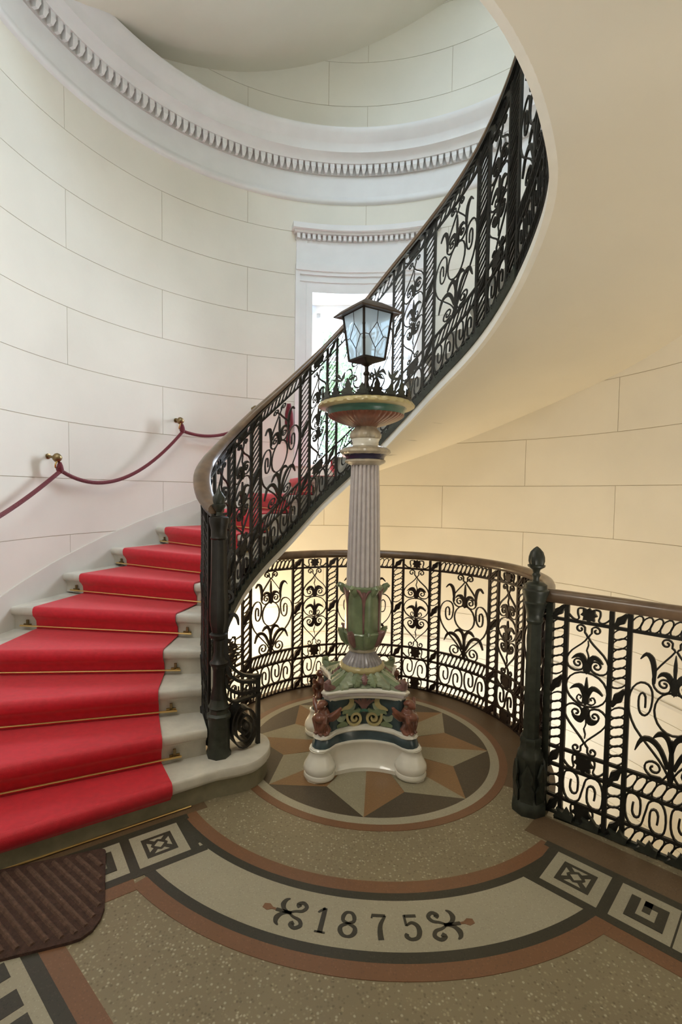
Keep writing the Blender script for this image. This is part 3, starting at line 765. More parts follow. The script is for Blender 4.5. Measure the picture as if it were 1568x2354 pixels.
# ------------------------------------------------------------------ wrought iron
def stroke(mb, F, pts, ws, dep=.014, per=0, closed=False):
    P = catmull(pts, per, closed) if per else list(pts)
    n = len(P); vs = []
    for i, p in enumerate(P):
        if closed: a, b = P[i - 1], P[(i + 1) % n]
        else: a, b = P[max(i - 1, 0)], P[min(i + 1, n - 1)]
        dx, dy = b[0] - a[0], b[1] - a[1]; l = math.hypot(dx, dy) or 1e-6
        if isinstance(ws, (list, tuple)):
            f = i / max(1, n - 1) * (len(ws) - 1); k = min(int(f), len(ws) - 2); w = ws[k] + (ws[k + 1] - ws[k]) * (f - k)
        else: w = ws
        ox, oy = -dy / l * w / 2, dx / l * w / 2
        for sx, sd in ((1, -1), (1, 1), (-1, 1), (-1, -1)):
            vs.append(F(p[0] + ox * sx, p[1] + oy * sx, sd * dep / 2))
    fs = []
    for i in range(n if closed else n - 1):
        for k in range(4):
            j = (i + 1) % n
            fs.append((i * 4 + k, i * 4 + (k + 1) % 4, j * 4 + (k + 1) % 4, j * 4 + k))
    if not closed: fs += [(3, 2, 1, 0), (4 * n - 4, 4 * n - 3, 4 * n - 2, 4 * n - 1)]
    mb.add(vs, fs)
def spiral(cx, cy, r, a0, turns, n=11, rend=.18, asp=1.0):
    """points from outside (angle a0) to the middle; turns signed"""
    out = []
    for i in range(n):
        u = i / (n - 1); rr = r * (1 - u * (1 - rend)); an = math.radians(a0) + 2 * PI * turns * u
        out.append((cx + rr * math.cos(an) * asp, cy + rr * math.sin(an)))
    return out
def plate(mb, F, poly, dep=.008):
    n = len(poly); vs = [F(x, y, -dep / 2) for x, y in poly] + [F(x, y, dep / 2) for x, y in poly]
    mb.add(vs, [tuple(reversed(range(n))), tuple(range(n, 2 * n))] + [(i, (i + 1) % n, n + (i + 1) % n, n + i) for i in range(n)])
TS = .0068
def leaf_boss(F, cx, y0, y1, wd, parent, m):
    h_ = y1 - y0; cy = (y0 + y1) / 2; mb = MB()
    a = min(wd * .62, .055); b = h_ * .62
    pts = [(-.95, -.75), (-.45, -.80), (-.05, -.42), (.42, -.25), (.62, .28), (.98, .80), (.40, .74), (.02, .46), (-.42, .25), (-.60, -.28)]
    plate(mb, F, [(cx + x * a * .80, cy + y * b) for x, y in pts], .022)
    stroke(mb, F, [(cx - .8 * a * .8, cy - .66 * b), (cx, cy), (cx + .8 * a * .8, cy + .7 * b)], .006, .030)
    mb.build('iron_leaf', m, parent)
def link(F, cx, cy, a, b, ang, parent, m, t=.0056):
    ca, sa = math.cos(ang), math.sin(ang); pts = []
    for i in range(12):
        x, y = a * math.cos(2 * PI * i / 12), b * math.sin(2 * PI * i / 12)
        pts.append((cx + x * ca - y * sa, cy + x * sa + y * ca))
    mb = MB(); stroke(mb, F, pts, t, .012, 0, True)
    k = (cx + .9 * a * ca, cy + .9 * a * sa)
    return mb
def chain_v(F, cx, y0, y1, wd, parent, m):
    n = max(1, round((y1 - y0) / .043)); p = (y1 - y0) / n
    for i in range(n):
        link(F, cx, y0 + p * (i + .5), wd * .51, p * .47, .64, parent, m).build('chain_link', m, parent)
def chain_h(F, x0, x1, y0, y1, parent, m):
    n = max(1, round((x1 - x0) / .034)); p = (x1 - x0) / n; h_ = y1 - y0
    for i in range(n):
        link(F, x0 + p * (i + .5), (y0 + y1) / 2, h_ * .52, p * .49, 1.08, parent, m).build('chain_link', m, parent)
def grape_band(F, cx, hw_, y0, y1, parent, m):
    h_ = y1 - y0; yc_ = (y0 + y1) / 2; mb = MB()
    pts = [(0, -.52), (.12, -.30), (.34, -.34), (.30, -.08), (.48, .0), (.34, .18), (.36, .46), (.12, .36), (0, .48), (-.12, .36), (-.36, .46), (-.34, .18), (-.48, 0), (-.30, -.08), (-.34, -.34), (-.12, -.30)]
    plate(mb, F, [(cx + x * h_ * 1.05, yc_ + y * h_ * 1.02) for x, y in pts], .018)
    mb.build('iron_leaf', m, parent)
    for s in (-1, 1):
        mb = MB(); stroke(mb, F, [(cx + s * x * hw_, y0 + y * h_) for x, y in ((.30, .92), (.48, .86), (.50, .55), (.44, .25), (.56, .12), (.74, .20), (.92, .42))], [TS, TS, TS * .8, TS * 1.3], .012, 3); mb.build('tendril', m, parent)
def s_unit(F, x0, x1, y0, y1, parent, m):
    half = [(.22, .70), (.20, .45), (.26, .30), (.36, .34), (.39, .52), (.38, .82), (.27, .965), (.10, .93), (.035, .72), (.035, .35), (.12, .08), (.28, .02), (.42, .14), (.47, .36)]
    pts = half + [(.50, .50)] + [(1 - x, 1 - y) for x, y in reversed(half)]
    mb = MB(); stroke(mb, F, [(x0 + (x1 - x0) * x, y0 + (y1 - y0) * y) for x, y in pts], TS * 1.1, .012, 2)
    mb.build('s_scroll', m, parent)
def narrow_panel(F, cx, hw_, y0, y1, parent, m):
    h_ = y1 - y0; X = lambda x, y: (cx + x * hw_, y0 + y * h_)
    asp = h_ / hw_
    def sp(cx_, cy_, r, a0, turns, n=9): return [(cx_ + (x - cx_), cy_ + (y - cy_) / asp) for x, y in spiral(cx_, cy_, r, a0, turns, n)]
    mb = MB()
    for s in (-1, 1):
        A = list(reversed(sp(.36, .945, .25, 200, -1.35))) + [(.03, .885), (.30, .835), (.72, .775), (.93, .715), (.88, .66), (.60, .633), (.28, .64)] + sp(.40, .690, .27, 215, 1.3)[1:] if False else \
            list(reversed(sp(.36, .950, .25, 215, -1.3))) + [(.02, .893), (.28, .840), (.70, .780), (.93, .715), (.86, .655), (.56, .632), (.24, .648)] + sp(.42, .69, .27, 190, -1.35)[0:]
        mb = MB(); stroke(mb, F, [X(s * x, y) for x, y in A], TS, .012, 2); mb.build('scroll', m, parent)
        B = list(reversed(sp(.36, .045, .25, 145, 1.3))) + [(.02, .098), (.28, .150), (.72, .225), (.95, .29), (.88, .345), (.58, .375), (.24, .36)] + sp(.42, .315, .27, 170, 1.35)
        mb = MB(); stroke(mb, F, [X(s * x, y) for x, y in B], TS, .012, 2); mb.build('scroll', m, parent)
    p = parent
    mb = MB(); stroke(mb, F, [X(.93 * math.cos(i * PI / 10), .503 + .128 * math.sin(i * PI / 10)) for i in range(20)], TS, .012, 0, True)
    mb.build('iron_ring', m, p)
    for (cy, sg, sc_) in ((.665, 1, 1.0), (.43, 1, 1.05), (.335, -1, .85)):
        mb = MB()
        for s in (-1, 1):
            stroke(mb, F, [X(s * x * sc_, cy + sg * y * sc_) for x, y in ((.03, -.015), (.10, .045), (.26, .085), (.50, .078), (.70, .050))], [.010, .020, .022, .014, .003], .014, 3)
        plate(mb, F, [X(x, cy + sg * y) for x, y in ((-.16, -.02), (0, -.045), (.16, -.02), (.13, .035), (0, .055), (-.13, .035))], .020)
        if sg > 0 and cy < .5:
            stroke(mb, F, [X(0, cy), X(0, cy + .07), X(0, cy + .10), X(0, cy + .165)], [.008, .016, .014, .003], .014)
            for s in (-1, 1): stroke(mb, F, [X(s * x, cy + y) for x, y in ((.05, -.03), (.25, -.035), (.42, -.01), (.34, .022), (.20, .012), (.26, -.004))], TS * .8, .010, 2)
        else:
            stroke(mb, F, [X(0, cy), X(.05, cy + sg * .09), X(-.04, cy + sg * .13), X(.03, cy + sg * .17), X(0, cy + sg * .205)], [.007, .005, .006, .003], .010, 2)
        mb.build('palmette', m, p)
def wide_panel(F, cx, hw_, y0, y1, parent, m):
    h_ = y1 - y0; X = lambda x, y: (cx + x * hw_, y0 + y * h_); asp = h_ / hw_
    def sp(cx_, cy_, r, a0, turns, n=10): return [(cx_ + (x - cx_), cy_ + (y - cy_) / asp) for x, y in spiral(cx_, cy_, r, a0, turns, n)]
    mb = MB()
    for s in (-1, 1):
        A = list(reversed(sp(.20, .948, .14, 215, -1.35))) + [(.02, .905), (.20, .835), (.40, .755), (.46, .69), (.42, .635), (.28, .605), (.12, .620)] + sp(.22, .668, .15, 190, -1.35)
        mb = MB(); stroke(mb, F, [X(s * x, y) for x, y in A], TS, .012, 2); mb.build('scroll', m, parent)
        D = [(.60, .48), (.60, .555), (.67, .58), (.74, .55), (.745, .48), (.70, .435), (.60, .425), (.50, .46), (.455, .53), (.46, .60), (.55, .645), (.72, .65), (.88, .605), (.965, .52), (.945, .42), (.80, .32), (.52, .225), (.25, .14), (.07, .06), (.03, -.0)]
        mb = MB(); stroke(mb, F, [X(s * x, y) for x, y in D], TS, .012, 2); mb.build('scroll', m, parent)
        E_ = [(.02, .13), (.05, .07), (.16, .015)] + sp(.36, .075, .24, 235, 1.55, 12)
        mb = MB(); stroke(mb, F, [X(s * x, y) for x, y in E_], TS, .012, 2); mb.build('scroll', m, parent)
    p = parent
    mb = MB(); stroke(mb, F, [X(.40 * math.cos(i * PI / 10), .478 + .145 * math.sin(i * PI / 10)) for i in range(20)], TS, .012, 0, True)
    mb.build('iron_ring', m, p)
    for s in (-1, 1):
        mb = MB(); stroke(mb, F, [X(s * x, y) for x, y in ((.43, .66), (.44, .76), (.50, .83), (.62, .855), (.74, .815))], [.008, .018, .020, .014, .004], .014, 3); mb.build('iron_frond', m, p)
        mb = MB(); stroke(mb, F, [X(s * x, y) for x, y in ((.06, .10), (.22, .21), (.42, .265), (.64, .255), (.78, .165))], [.014, .018, .022, .018, .004], .014, 3); mb.build('iron_frond', m, p)
    mb = MB()
    for s in (-1, 1):
        stroke(mb, F, [X(s * x, y) for x, y in ((.02, .61), (.06, .69), (.15, .735), (.28, .735), (.36, .705))], [.010, .018, .022, .014, .003], .014, 3)
    plate(mb, F, [X(x, y) for x, y in ((-.08, .645), (0, .60), (.08, .645), (.07, .70), (0, .735), (-.07, .70))], .020)
    stroke(mb, F, [X(0, .70), X(0, .78), X(0, .82), X(0, .88)], [.008, .014, .012, .003], .012)
    mb.build('palmette', m, p)
    mb = MB()
    stroke(mb, F, [X(0, -.0), X(0, .10), X(0, .16), X(0, .30)], [.007, .020, .018, .012], .014)
    for s in (-1, 1):
        stroke(mb, F, [X(s * x, y) for x, y in ((.01, .20), (.06, .285), (.16, .325), (.28, .32), (.40, .285))], [.008, .016, .022, .018, .003], .014, 3)
    mb.build('palmette', m, p)
def bay(F, kind, x0, x1, lv, parent, m):
    cx, hw_ = (x0 + x1) / 2, (x1 - x0) / 2
    if kind == 'n':
        narrow_panel(F, cx, hw_, lv[3], lv[4], parent, m)
        for a, b in ((4, 5), (2, 3), (0, 1)): grape_band(F, cx, hw_, lv[a], lv[b], parent, m)
        s_unit(F, x0 + .004, x1 - .004, lv[1], lv[2], parent, m)
    elif kind == 'w':
        wide_panel(F, cx, hw_, lv[3], lv[4], parent, m)
        for a, b in ((4, 5), (2, 3), (0, 1)): chain_h(F, x0 + .006, x1 - .006, lv[a], lv[b], parent, m)
        n = max(2, round((x1 - x0) / .20)); w = (x1 - x0) / n
        for i in range(n): s_unit(F, x0 + w * i + .004, x0 + w * (i + 1) - .004, lv[1], lv[2], parent, m)
    elif kind == 'c':
        ym = lv[3] + (lv[4] - lv[3]) * .50; hl = .045
        chain_v(F, cx, lv[3] + .004, ym - hl, x1 - x0, parent, m); chain_v(F, cx, ym + hl, lv[4] - .004, x1 - x0, parent, m)
        chain_v(F, cx, lv[1], lv[2], x1 - x0, parent, m)
        leaf_boss(F, cx, ym - hl, ym + hl, (x1 - x0), parent, m)
        for a, b in ((4, 5), (2, 3), (0, 1)): leaf_boss(F, cx, lv[a], lv[b], (x1 - x0), parent, m)
def post(F, x, y0, y1, parent, m, w=.016):
    mb = MB(); stroke(mb, F, [(x, y0), (x, (y0 + y1) / 2), (x, y1)], w, w); mb.build('post', m, parent)
def hbar(F, x0, x1, y, parent, m, w=.013, step=.05):
    n = max(1, int((x1 - x0) / step)); mb = MB(); stroke(mb, F, [(x0 + (x1 - x0) * i / n, y) for i in range(n + 1)], w, .016); mb.build('rail_bar', m, parent)

# --- curved landing railing
RF = 0.966
def F_land(x, y, w):
    th = math.degrees(x / RF); return wpt(th, RF + w, y, FC)
LV = [0.0, .085, .235, .32, .93, 1.0]
land = thing('landing_railing', 'curved black wrought iron railing with dark wooden rail around the back of the round landing', 'railing')
pairs = [(6, 10.5), (29.9, 34.8), (57.7, 62.5), (74.4, 79.2), (105.1, 109.9), (122.3, 126.9), (151.8, 156.7), (168.6, 173.2), (198, 202.5)]
kinds = ['n', 'w', 'n', 'w', 'n', 'w', 'n', 'w']
xr = lambda d: math.radians(d) * RF
LVL = [0.0, .085, .235, .32, .60, .645]      # the bays that run in under the stairs are cut off by the string
for i, (a, b) in enumerate(pairs):
    lv = LVL if b < 33 else LV
    top = 1.0 if b > 33 else interp(S_TAB, a) - .005
    if i: bay(F_land, 'c', xr(a), xr(b), lv, land, IRON_B)
    else: chain_v(F_land, xr((a + b) / 2), .02, .48, xr(b) - xr(a), land, IRON_B)
    for p in (a, b): post(F_land, xr(p), 0, top, land, IRON_B)
for i, k in enumerate(kinds): bay(F_land, k, xr(pairs[i][1]), xr(pairs[i + 1][0]), [0.0, .085, .235, .32, .50, .53] if i == 0 else LV, land, IRON_B)
bay(F_land, 'n', xr(202.5), xr(215), LV, land, IRON_B)
for y in LV[:-1]: hbar(F_land, xr(40 if y > .5 else 6), xr(217), y + (.006 if y == 0 else 0), land, IRON_B)
def handrail_rings(pts, wid, hgt, zoff=0):
    rings = []; n = len(pts)
    prof = [(-.5, -.28), (-.36, -.5), (.36, -.5), (.5, -.28), (.5, .10), (.38, .38), (.15, .5), (-.15, .5), (-.38, .38), (-.5, .10)]
    for i in range(n):
        a, b = Vector(pts[max(0, i - 1)]), Vector(pts[min(n - 1, i + 1)]); t_ = (b - a); t_.z = 0; t_.normalize(); s = Vector((t_.y, -t_.x, 0))
        w_ = wid[i] if isinstance(wid, list) else wid
        rings.append([tuple(Vector(pts[i]) + s * (x * w_) + Vector((0, 0, y * hgt + zoff))) for x, y in prof])
    return rings
mb = MB(); sweep_mb(mb, handrail_rings([wpt(t_, RF, 1.032, FC) for t_ in range(47, 221, 3)] + [(.972, 2.36, 1.032)], .062, .056)); mb.build('handrail', WOOD, land, True)

# --- straight railing on the right
fr_ = thing('landing_railing', 'straight black wrought iron railing with wooden rail at the right edge of the photo', 'railing')
def F_right(x, y, w):
    p = FP + FD * x; n_ = Vector((-FD.y, FD.x)); return (p.x + n_.x * w, p.y + n_.y * w, y)
post(F_right, -.074, 0, 1.0, fr_, IRON_G, .030)
bars = [(-.070, 0), (.186, .257), (.59, .66), (.85, .92), (1.14, 1.20)]
for a, b in bars:
    bay(F_right, 'c', a, b, LV, fr_, IRON)
    for p in (a, b): post(F_right, p, 0, 1.0, fr_, IRON, .019)
for (a, b), (c, d), k in zip(bars, bars[1:], ('n', 'w', 'n', 'n')): bay(F_right, k, b, c, LV, fr_, IRON)
for y in LV[1:-1]: hbar(F_right, -.10, 1.21, y, fr_, IRON, .014, .3)
hbar(F_right, -.10, 1.21, .008, fr_, IRON_G, .016, .3)
mb = MB(); sweep_mb(mb, handrail_rings([F_right(x, 1.034, 0) for x in (-.13, -.05, .2, .6, 1.22)], .066, .058)); mb.build('handrail', WOOD, fr_, True)
for yb in (.96, .30, .93):
    mb = MB(); stroke(mb, F_right, [(-.145, yb), (-.08, yb)], .013, .013); mb.build('bracket', IRON_G, fr_)
# leafy iron kerb under the railing
mb = MB(); stroke(mb, F_right, [(-.02 + .1 * i, -.012) for i in range(13)], .035, .05); mb.build('kerb_plate', IRON_G, fr_)
for i in range(7):
    mb = MB(); x = .02 + i * .11
    plate(mb, lambda a, b, w: F_right(a, b, w - .025), [(x - .04, .005), (x - .018, .028), (x - .03, .045), (x, .036), (x + .012, .062), (x + .03, .038), (x + .045, .035), (x + .04, .005)], .02)
    mb.build('iron_leaf', IRON_G, fr_)

# --- stair railing
R_TAB = smooth_tab([(-34, .885), (-29, .895), (-22, .935), (-12, .955), (0, .945), (10, .925), (20, .92), (240, .92)], -34, 240, 2, 3)
SHN = 1.2
def ZB(t): return interp(S_TAB, t) + .064 if t > 14 else max(interp(S_TAB, 14) + .064 - (14 - t) * .0135, .30)
def ZB(t):
    if t >= 18: return interp(S_TAB, t) + .064
    b = interp(S_TAB, 18) + .064
    return max(b + (t - 18) * .0135, .16)
def ZT(t): return interp(T_TAB, t) - .056
def F_stair(x, y, w):
    th = math.degrees(x / .92); r = interp(R_TAB, th); zb, zt = ZB(th), ZT(th)
    return wpt(th, r + w, zb + (zt - zb) * y / SHN, SCN)
SL = [0, .085, .27, .36, 1.115, SHN]
sr = thing('stair_railing', 'black wrought iron railing with brown wooden rail climbing along the curved stairs', 'railing')
xs = lambda d: math.radians(d) * .92
sp_ = [(-8.5, -5), (17.6, 21.7), (33.2, 38.8), (60.2, 65.1), (73.6, 78.2), (104.4, 108.9), (118.6, 123.4), (144.0, 149.6), (160.6, 166.6), (188, 193), (204, 209)]
sk = ['n', 'n', 'w', 'n', 'w', 'n', 'w', 'n', 'w', 'n']
for a, b in sp_:
    bay(F_stair, 'c', xs(a), xs(b), SL, sr, IRON)
    for p in (a, b): post(F_stair, xs(p), 0, SHN, sr, IRON, .017)
for i, k in enumerate(sk):
    if i == 0: bay(F_stair, 'n', xs(-5), xs(6), SL, sr, IRON); post(F_stair, xs(6), 0, SHN, sr, IRON); bay(F_stair, 'n', xs(6), xs(17.6), SL, sr, IRON)
    else: bay(F_stair, k, xs(sp_[i][1]), xs(sp_[i + 1][0]), SL, sr, IRON)
for y in SL[:-1]: hbar(F_stair, xs(-23), xs(212), y + (.01 if y == 0 else 0), sr, IRON, .015 if y else .022)
for p in (-23, -19, -15): post(F_stair, xs(p), 0, SHN, sr, IRON, .014)
for (a, b) in ((-23, -19), (-19, -15)): bay(F_stair, 'c', xs(a), xs(b), SL, sr, IRON)
# dense leafy base band
for i in range(58):
    t_ = 17 + i * 2.6
    mb = MB(); x = xs(t_)
    plate(mb, lambda a, b, w: F_stair(a, b, w - .012), [(x - .03, -.004), (x - .012, .045), (x - .022, .066), (x + .004, .056), (x + .014, .088), (x + .024, .050), (x + .034, .040), (x + .03, -.004)], .014)
    mb.build('iron_leaf', IRON_G, sr)
pts = []; wid = []
t_ = -27.5
while t_ <= 214:
    pts.append(wpt(t_, interp(R_TAB, t_), interp(T_TAB, t_) - .026, SCN)); wid.append(.062 + .030 * max(0, min(1, (18 - t_) / 25))); t_ += 2.5
mb = MB(); sweep_mb(mb, handrail_rings(pts, wid, .048)); mb.build('handrail', WOOD, sr, True)
mb = MB(); rings = []
for p, w_ in zip(pts, wid):
    pass
t_ = -27.5; rings = []
while t_ <= 214:
    r = interp(R_TAB, t_); z = interp(T_TAB, t_) - .052
    rings.append([wpt(t_, r - .030, z - .016, SCN), wpt(t_, r + .026, z - .016, SCN), wpt(t_, r + .026, z, SCN), wpt(t_, r - .030, z, SCN)]); t_ += 2.5
sweep_mb(mb, rings); mb.build('rail_underplate', STEEL, sr, True)

# --- newel posts
def newel(name, label, loc, segs, parts_extra=None):
    t = thing(name, label, 'newel post', loc)
    for nm, prof, n, m, sm, rf in segs:
        mb = MB(); lathe_mb(mb, prof, (0, 0, 0), n, rf); mb.build(nm, m, t, sm)
    return t
acorn_flute = lambda a, u: 1 + .05 * math.cos(12 * a)
oct_ = lambda a, u: 1 + .04 * math.cos(8 * a)
nr_ = newel('newel_post', 'dark green iron newel post with acorn finial where the curved and straight landing railings meet', (.972, 2.353, 0), [
    ('base', [(.075, 0), (.078, .02), (.075, .05), (.062, .065), (.058, .10), (.056, .24), (.060, .26), (.060, .275), (.050, .29), (.046, .33), (.050, .345), (.044, .36)], 16, IRON_G, True, oct_),
    ('shaft', [(.036, .36), (.034, .60), (.031, .92)], 24, IRON_G, True, lambda a, u: 1 + .06 * math.cos(8 * a)),
    ('capital', [(.032, .90), (.040, .915), (.034, .925), (.038, .95), (.046, .985), (.052, 1.0), (.046, 1.006), (.048, 1.02), (.058, 1.045), (.060, 1.06), (.050, 1.066), (.050, 1.085), (.036, 1.095), (.020, 1.10)], 16, IRON_G, True, None),
    ('finial_neck', [(.016, 1.098), (.014, 1.115), (.020, 1.13), (.014, 1.14), (.018, 1.155), (.038, 1.168), (.040, 1.176), (.030, 1.180)], 16, IRON_G, True, None),
    ('acorn', [(.030, 1.176), (.035, 1.195), (.034, 1.215), (.027, 1.238), (.014, 1.254), (.003, 1.263)], 24, IRON_G, True, acorn_flute)])
mb = MB()
for a in range(6):
    an = a * PI / 3
    G = lambda x, y, w, an=an: ((.058 + w + .012 * math.sin(y * 9)) * math.cos(an + x / .055), (.058 + w + .012 * math.sin(y * 9)) * math.sin(an + x / .055), y)
    plate(mb, G, [(-.022, .06), (-.026, .12), (-.014, .15), (-.020, .19), (0, .25), (.020, .19), (.014, .15), (.026, .12), (.022, .06)], .012)
mb.build('iron_leaf', IRON_G, nr_)
nl = newel('newel_post', 'ornate black iron newel post with pine cone finial standing on the first step', (-.553, 2.544, .148), [
    ('base', [(.060, 0), (.062, .02), (.055, .035), (.054, .19), (.060, .20), (.060, .215), (.048, .225), (.046, .245), (.054, .255), (.046, .27), (.040, .30)], 16, IRON_G, True, oct_),
    ('lower_shaft', [(.044, .30), (.032, .36), (.030, .44), (.034, .46), (.046, .475), (.048, .485), (.034, .50), (.026, .53), (.028, .60), (.046, .615), (.048, .63), (.034, .64)], 16, IRON, True, None),
    ('shaft', [(.034, .64), (.046, .70), (.046, .80), (.040, .90), (.037, 1.12)], 24, IRON, True, lambda a, u: 1 + .07 * math.cos(8 * a)),
    ('capital', [(.037, 1.11), (.044, 1.12), (.040, 1.13), (.040, 1.16), (.046, 1.185), (.050, 1.20), (.050, 1.222), (.040, 1.228), (.022, 1.232)], 16, IRON, True, None),
    ('finial_neck', [(.018, 1.23), (.014, 1.25), (.022, 1.262), (.034, 1.278), (.036, 1.288), (.026, 1.292)], 16, IRON_G, True, None),
    ('pine_cone', [(.024, 1.288), (.031, 1.305), (.028, 1.325), (.017, 1.345), (.007, 1.360), (.004, 1.378), (.001, 1.385)], 20, IRON_G, True, lambda a, u: 1 + .09 * math.cos(10 * a + u * 9))])
# volute bracket beside it: plane from the post to the right front
vb = thing('volute_bracket', 'dark iron bracket of curved ribs and a coiled volute beside the left newel post', 'iron bracket', (-.553, 2.544, .148))
VD = Vector((.188, .130)).normalized()
def F_v(x, y, w): return (VD.x * x - VD.y * w, VD.y * x + VD.x * w, y)
post(F_v, .222, 0, .375, vb, IRON, .020)
for pts, ws in (([(.03, .62), (.035, .52), (.06, .46), (.12, .40), (.19, .375), (.228, .370)], [.030, .022, .016, .016, .018]),
                ([(.03, .50), (.05, .42), (.10, .37), (.16, .350), (.225, .345)], [.020, .016, .016, .016]),
                ([(.03, .40), (.05, .34), (.10, .305), (.16, .295), (.225, .300)], [.018, .016, .016, .016]),
                ([(.03, .30), (.08, .26), (.14, .262), (.225, .272)], [.016, .013, .013])):
    mb = MB(); stroke(mb, F_v, pts, ws, .030, 4); mb.build('curved_rib', IRON, vb)
mb = MB()
pts = [(.135 + (1 - u) * .080 * math.cos(2 * PI * 3.6 * u + 1.9), .125 + (1 - u) * .128 * math.sin(2 * PI * 3.6 * u + 1.9)) for u in [i / 70 for i in range(66)]]
stroke(mb, F_v, pts, .008, .07); mb.build('coil', IRON, vb)
for x0, y0, r, s in ((.045, .81, .040, 1), (.020, 1.0, .026, 1)):
    mb = MB(); stroke(mb, F_v, [(x0 - .02, y0 - .42), (x0 - .012, y0 - .2)] + spiral(x0, y0, r, 190, -1.6, 16), [.012, .014, .009, .006], .016, 2); mb.build('scroll', IRON, vb)
for pts, ws in (([(.035, .60), (.05, .68), (.075, .72), (.10, .70), (.108, .66)], [.012, .020, .018, .004]), ([(.03, .90), (.045, 1.0), (.06, 1.05), (.075, 1.04)], [.010, .018, .010])):
    mb = MB(); stroke(mb, F_v, pts, ws, .016, 3); mb.build('iron_frond', IRON, vb)
for i in range(7):
    mb = MB(); x = .065 + i * .022; stroke(mb, F_v, [(x, .275), (x, .335)], .005, .010); mb.build('small_bar', IRON, vb)

# ------------------------------------------------------------------ wall lamp in the stairwell below
wl = thing('wall_lamp', 'glowing glass wall lamp below the landing seen through the left end of the curved railing', 'lamp', wpt(58.5, WR - .11, .16))
mb = MB(); lathe_mb(mb, [(.01, -.10), (.045, -.085), (.07, -.03), (.07, .03), (.045, .085), (.01, .10)], (0, 0, 0), 20)
GLOBE = mat('lit_lamp_glass', (1, .95, .85), .4, emit=(1.0, .80, .50), estr=14.0)
mb.build('globe', GLOBE, wl, True)
mb = MB(); a = Vector((-math.cos(math.radians(58.5)), math.sin(math.radians(58.5)), 0)); tube_mb(mb, [a * .112, a * .095, Vector((0, 0, -.10)) + a * .05, Vector((0, 0, -.10))], [.035, .015, .01, .02], 10); mb.build('bracket', BRASS_D, wl, True)
pl_ = bpy.data.lights.new('wall_lamp_light', 'POINT'); pl_.energy = 30; pl_.color = (1.0, .74, .42); pl_.shadow_soft_size = .08
po = bpy.data.objects.new('wall_lamp_light', pl_); COL.objects.link(po); po.location = wpt(58.5, WR - .26, .16)
# ------------------------------------------------------------------ ceramic lamp pillar
PC = (0.200, 2.865)
PYAW = math.radians(2.0)
pil = thing('lamp_pillar', 'tall glazed ceramic lamp pillar with fluted shaft and painted square foot in the middle of the landing', 'pillar', (PC[0], PC[1], 0.002), PYAW)
def lobed(c, rl, sag, n_arc=7, n_side=12):
    """square outline: round lobes of radius rl at the corners (+-c), sides bowed inwards by sag"""
    pts = []
    for q in range(4):
        a0 = q * PI / 2; ca, sa = math.cos(a0), math.sin(a0)
        R2 = lambda x, y: (x * ca - y * sa, x * sa + y * ca)
        # side running from corner (c,-c) up to (c,c) on the +x side, then the lobe at (c,c)
        x0 = c + rl * .45
        for i in range(1, n_side):
            u = i / n_side; y = -c + rl * .85 + (2 * c - 1.7 * rl) * u
            x = x0 - .28 * rl - sag * (1 - (2 * u - 1) ** 2)
            pts.append(R2(x, y))
        for i in range(n_arc):
            an = math.radians(-50 + 190 * i / (n_arc - 1)); pts.append(R2(c + rl * math.cos(an), c + rl * math.sin(an)))
    return pts
def loft(nm, prof, m, smooth=True, parent=pil):
    mb = MB(); rings = [[(x, y, z) for x, y in lobed(c, rl, sg)] for z, c, rl, sg in prof]
    sweep_mb(mb, rings); return recalc(mb.build(nm, m, parent, smooth))
c0 = .243
loft('plinth', [(0, c0 + .012, 0.065, 0.066), (.020, c0 + .012, 0.067, 0.066), (.026, c0 + .008, 0.058, 0.066), (.032, c0 + .004, 0.056, 0.068), (.045, c0, 0.052, 0.073), (.10, c0 - .004, 0.045, 0.075), (.135, c0 - .006, 0.047, 0.073), (.148, c0 - .004, 0.056, 0.068), (.156, c0 - .004, 0.059, 0.068), (.162, c0 - .006, 0.056, 0.068)], C_WHITE)
for sx in (-1, 1):
    for sy in (-1, 1):
        mb = MB(); lathe_mb(mb, [(.074, 0), (.082, .006), (.085, .018), (.082, .030), (.077, .033), (.079, .037), (.086, .050), (.082, .072), (.067, .098), (.056, .120), (.051, .138), (.056, .150)], (sx * c0, sy * c0, 0), 28)
        mb.build('foot', C_WHITE, pil, True)
loft('blue_band', [(.160, c0 - .010, 0.053, 0.070), (.175, c0 - .014, 0.055, 0.073), (.195, c0 - .018, 0.052, 0.075), (.206, c0 - .020, 0.047, 0.077)], C_BLUE)
loft('white_moulding', [(.205, c0 - .016, 0.048, 0.075), (.212, c0 - .014, 0.053, 0.073), (.222, c0 - .016, 0.052, 0.075), (.228, c0 - .026, 0.043, 0.077)], C_WHITE)
loft('panel_body', [(.226, c0 - .045, 0.031, 0.077), (.30, c0 - .062, 0.025, 0.066), (.395, c0 - .052, 0.029, 0.050)], C_BLUE)
def chamf(c, k, sag, n=10):
    pts = []
    for q in range(4):
        a0 = q * PI / 2; ca, sa = math.cos(a0), math.sin(a0)
        for i in range(n + 1):
            u = i / n; y = -(c - k) + 2 * (c - k) * u; x = c - sag * (1 - (2 * u - 1) ** 2)
            pts.append((x * ca - y * sa, x * sa + y * ca))
    return pts
mb = MB(); sweep_mb(mb, [[(x, y, z) for x, y in chamf(c, .030, sg)] for z, c, sg in ((.386, 0.209, 0.044), (.392, 0.220, 0.046), (.402, 0.222, 0.046), (.408, 0.224, 0.046))]); recalc(mb.build('slab_edge', C_YEL if False else C_WHITE, pil, True))
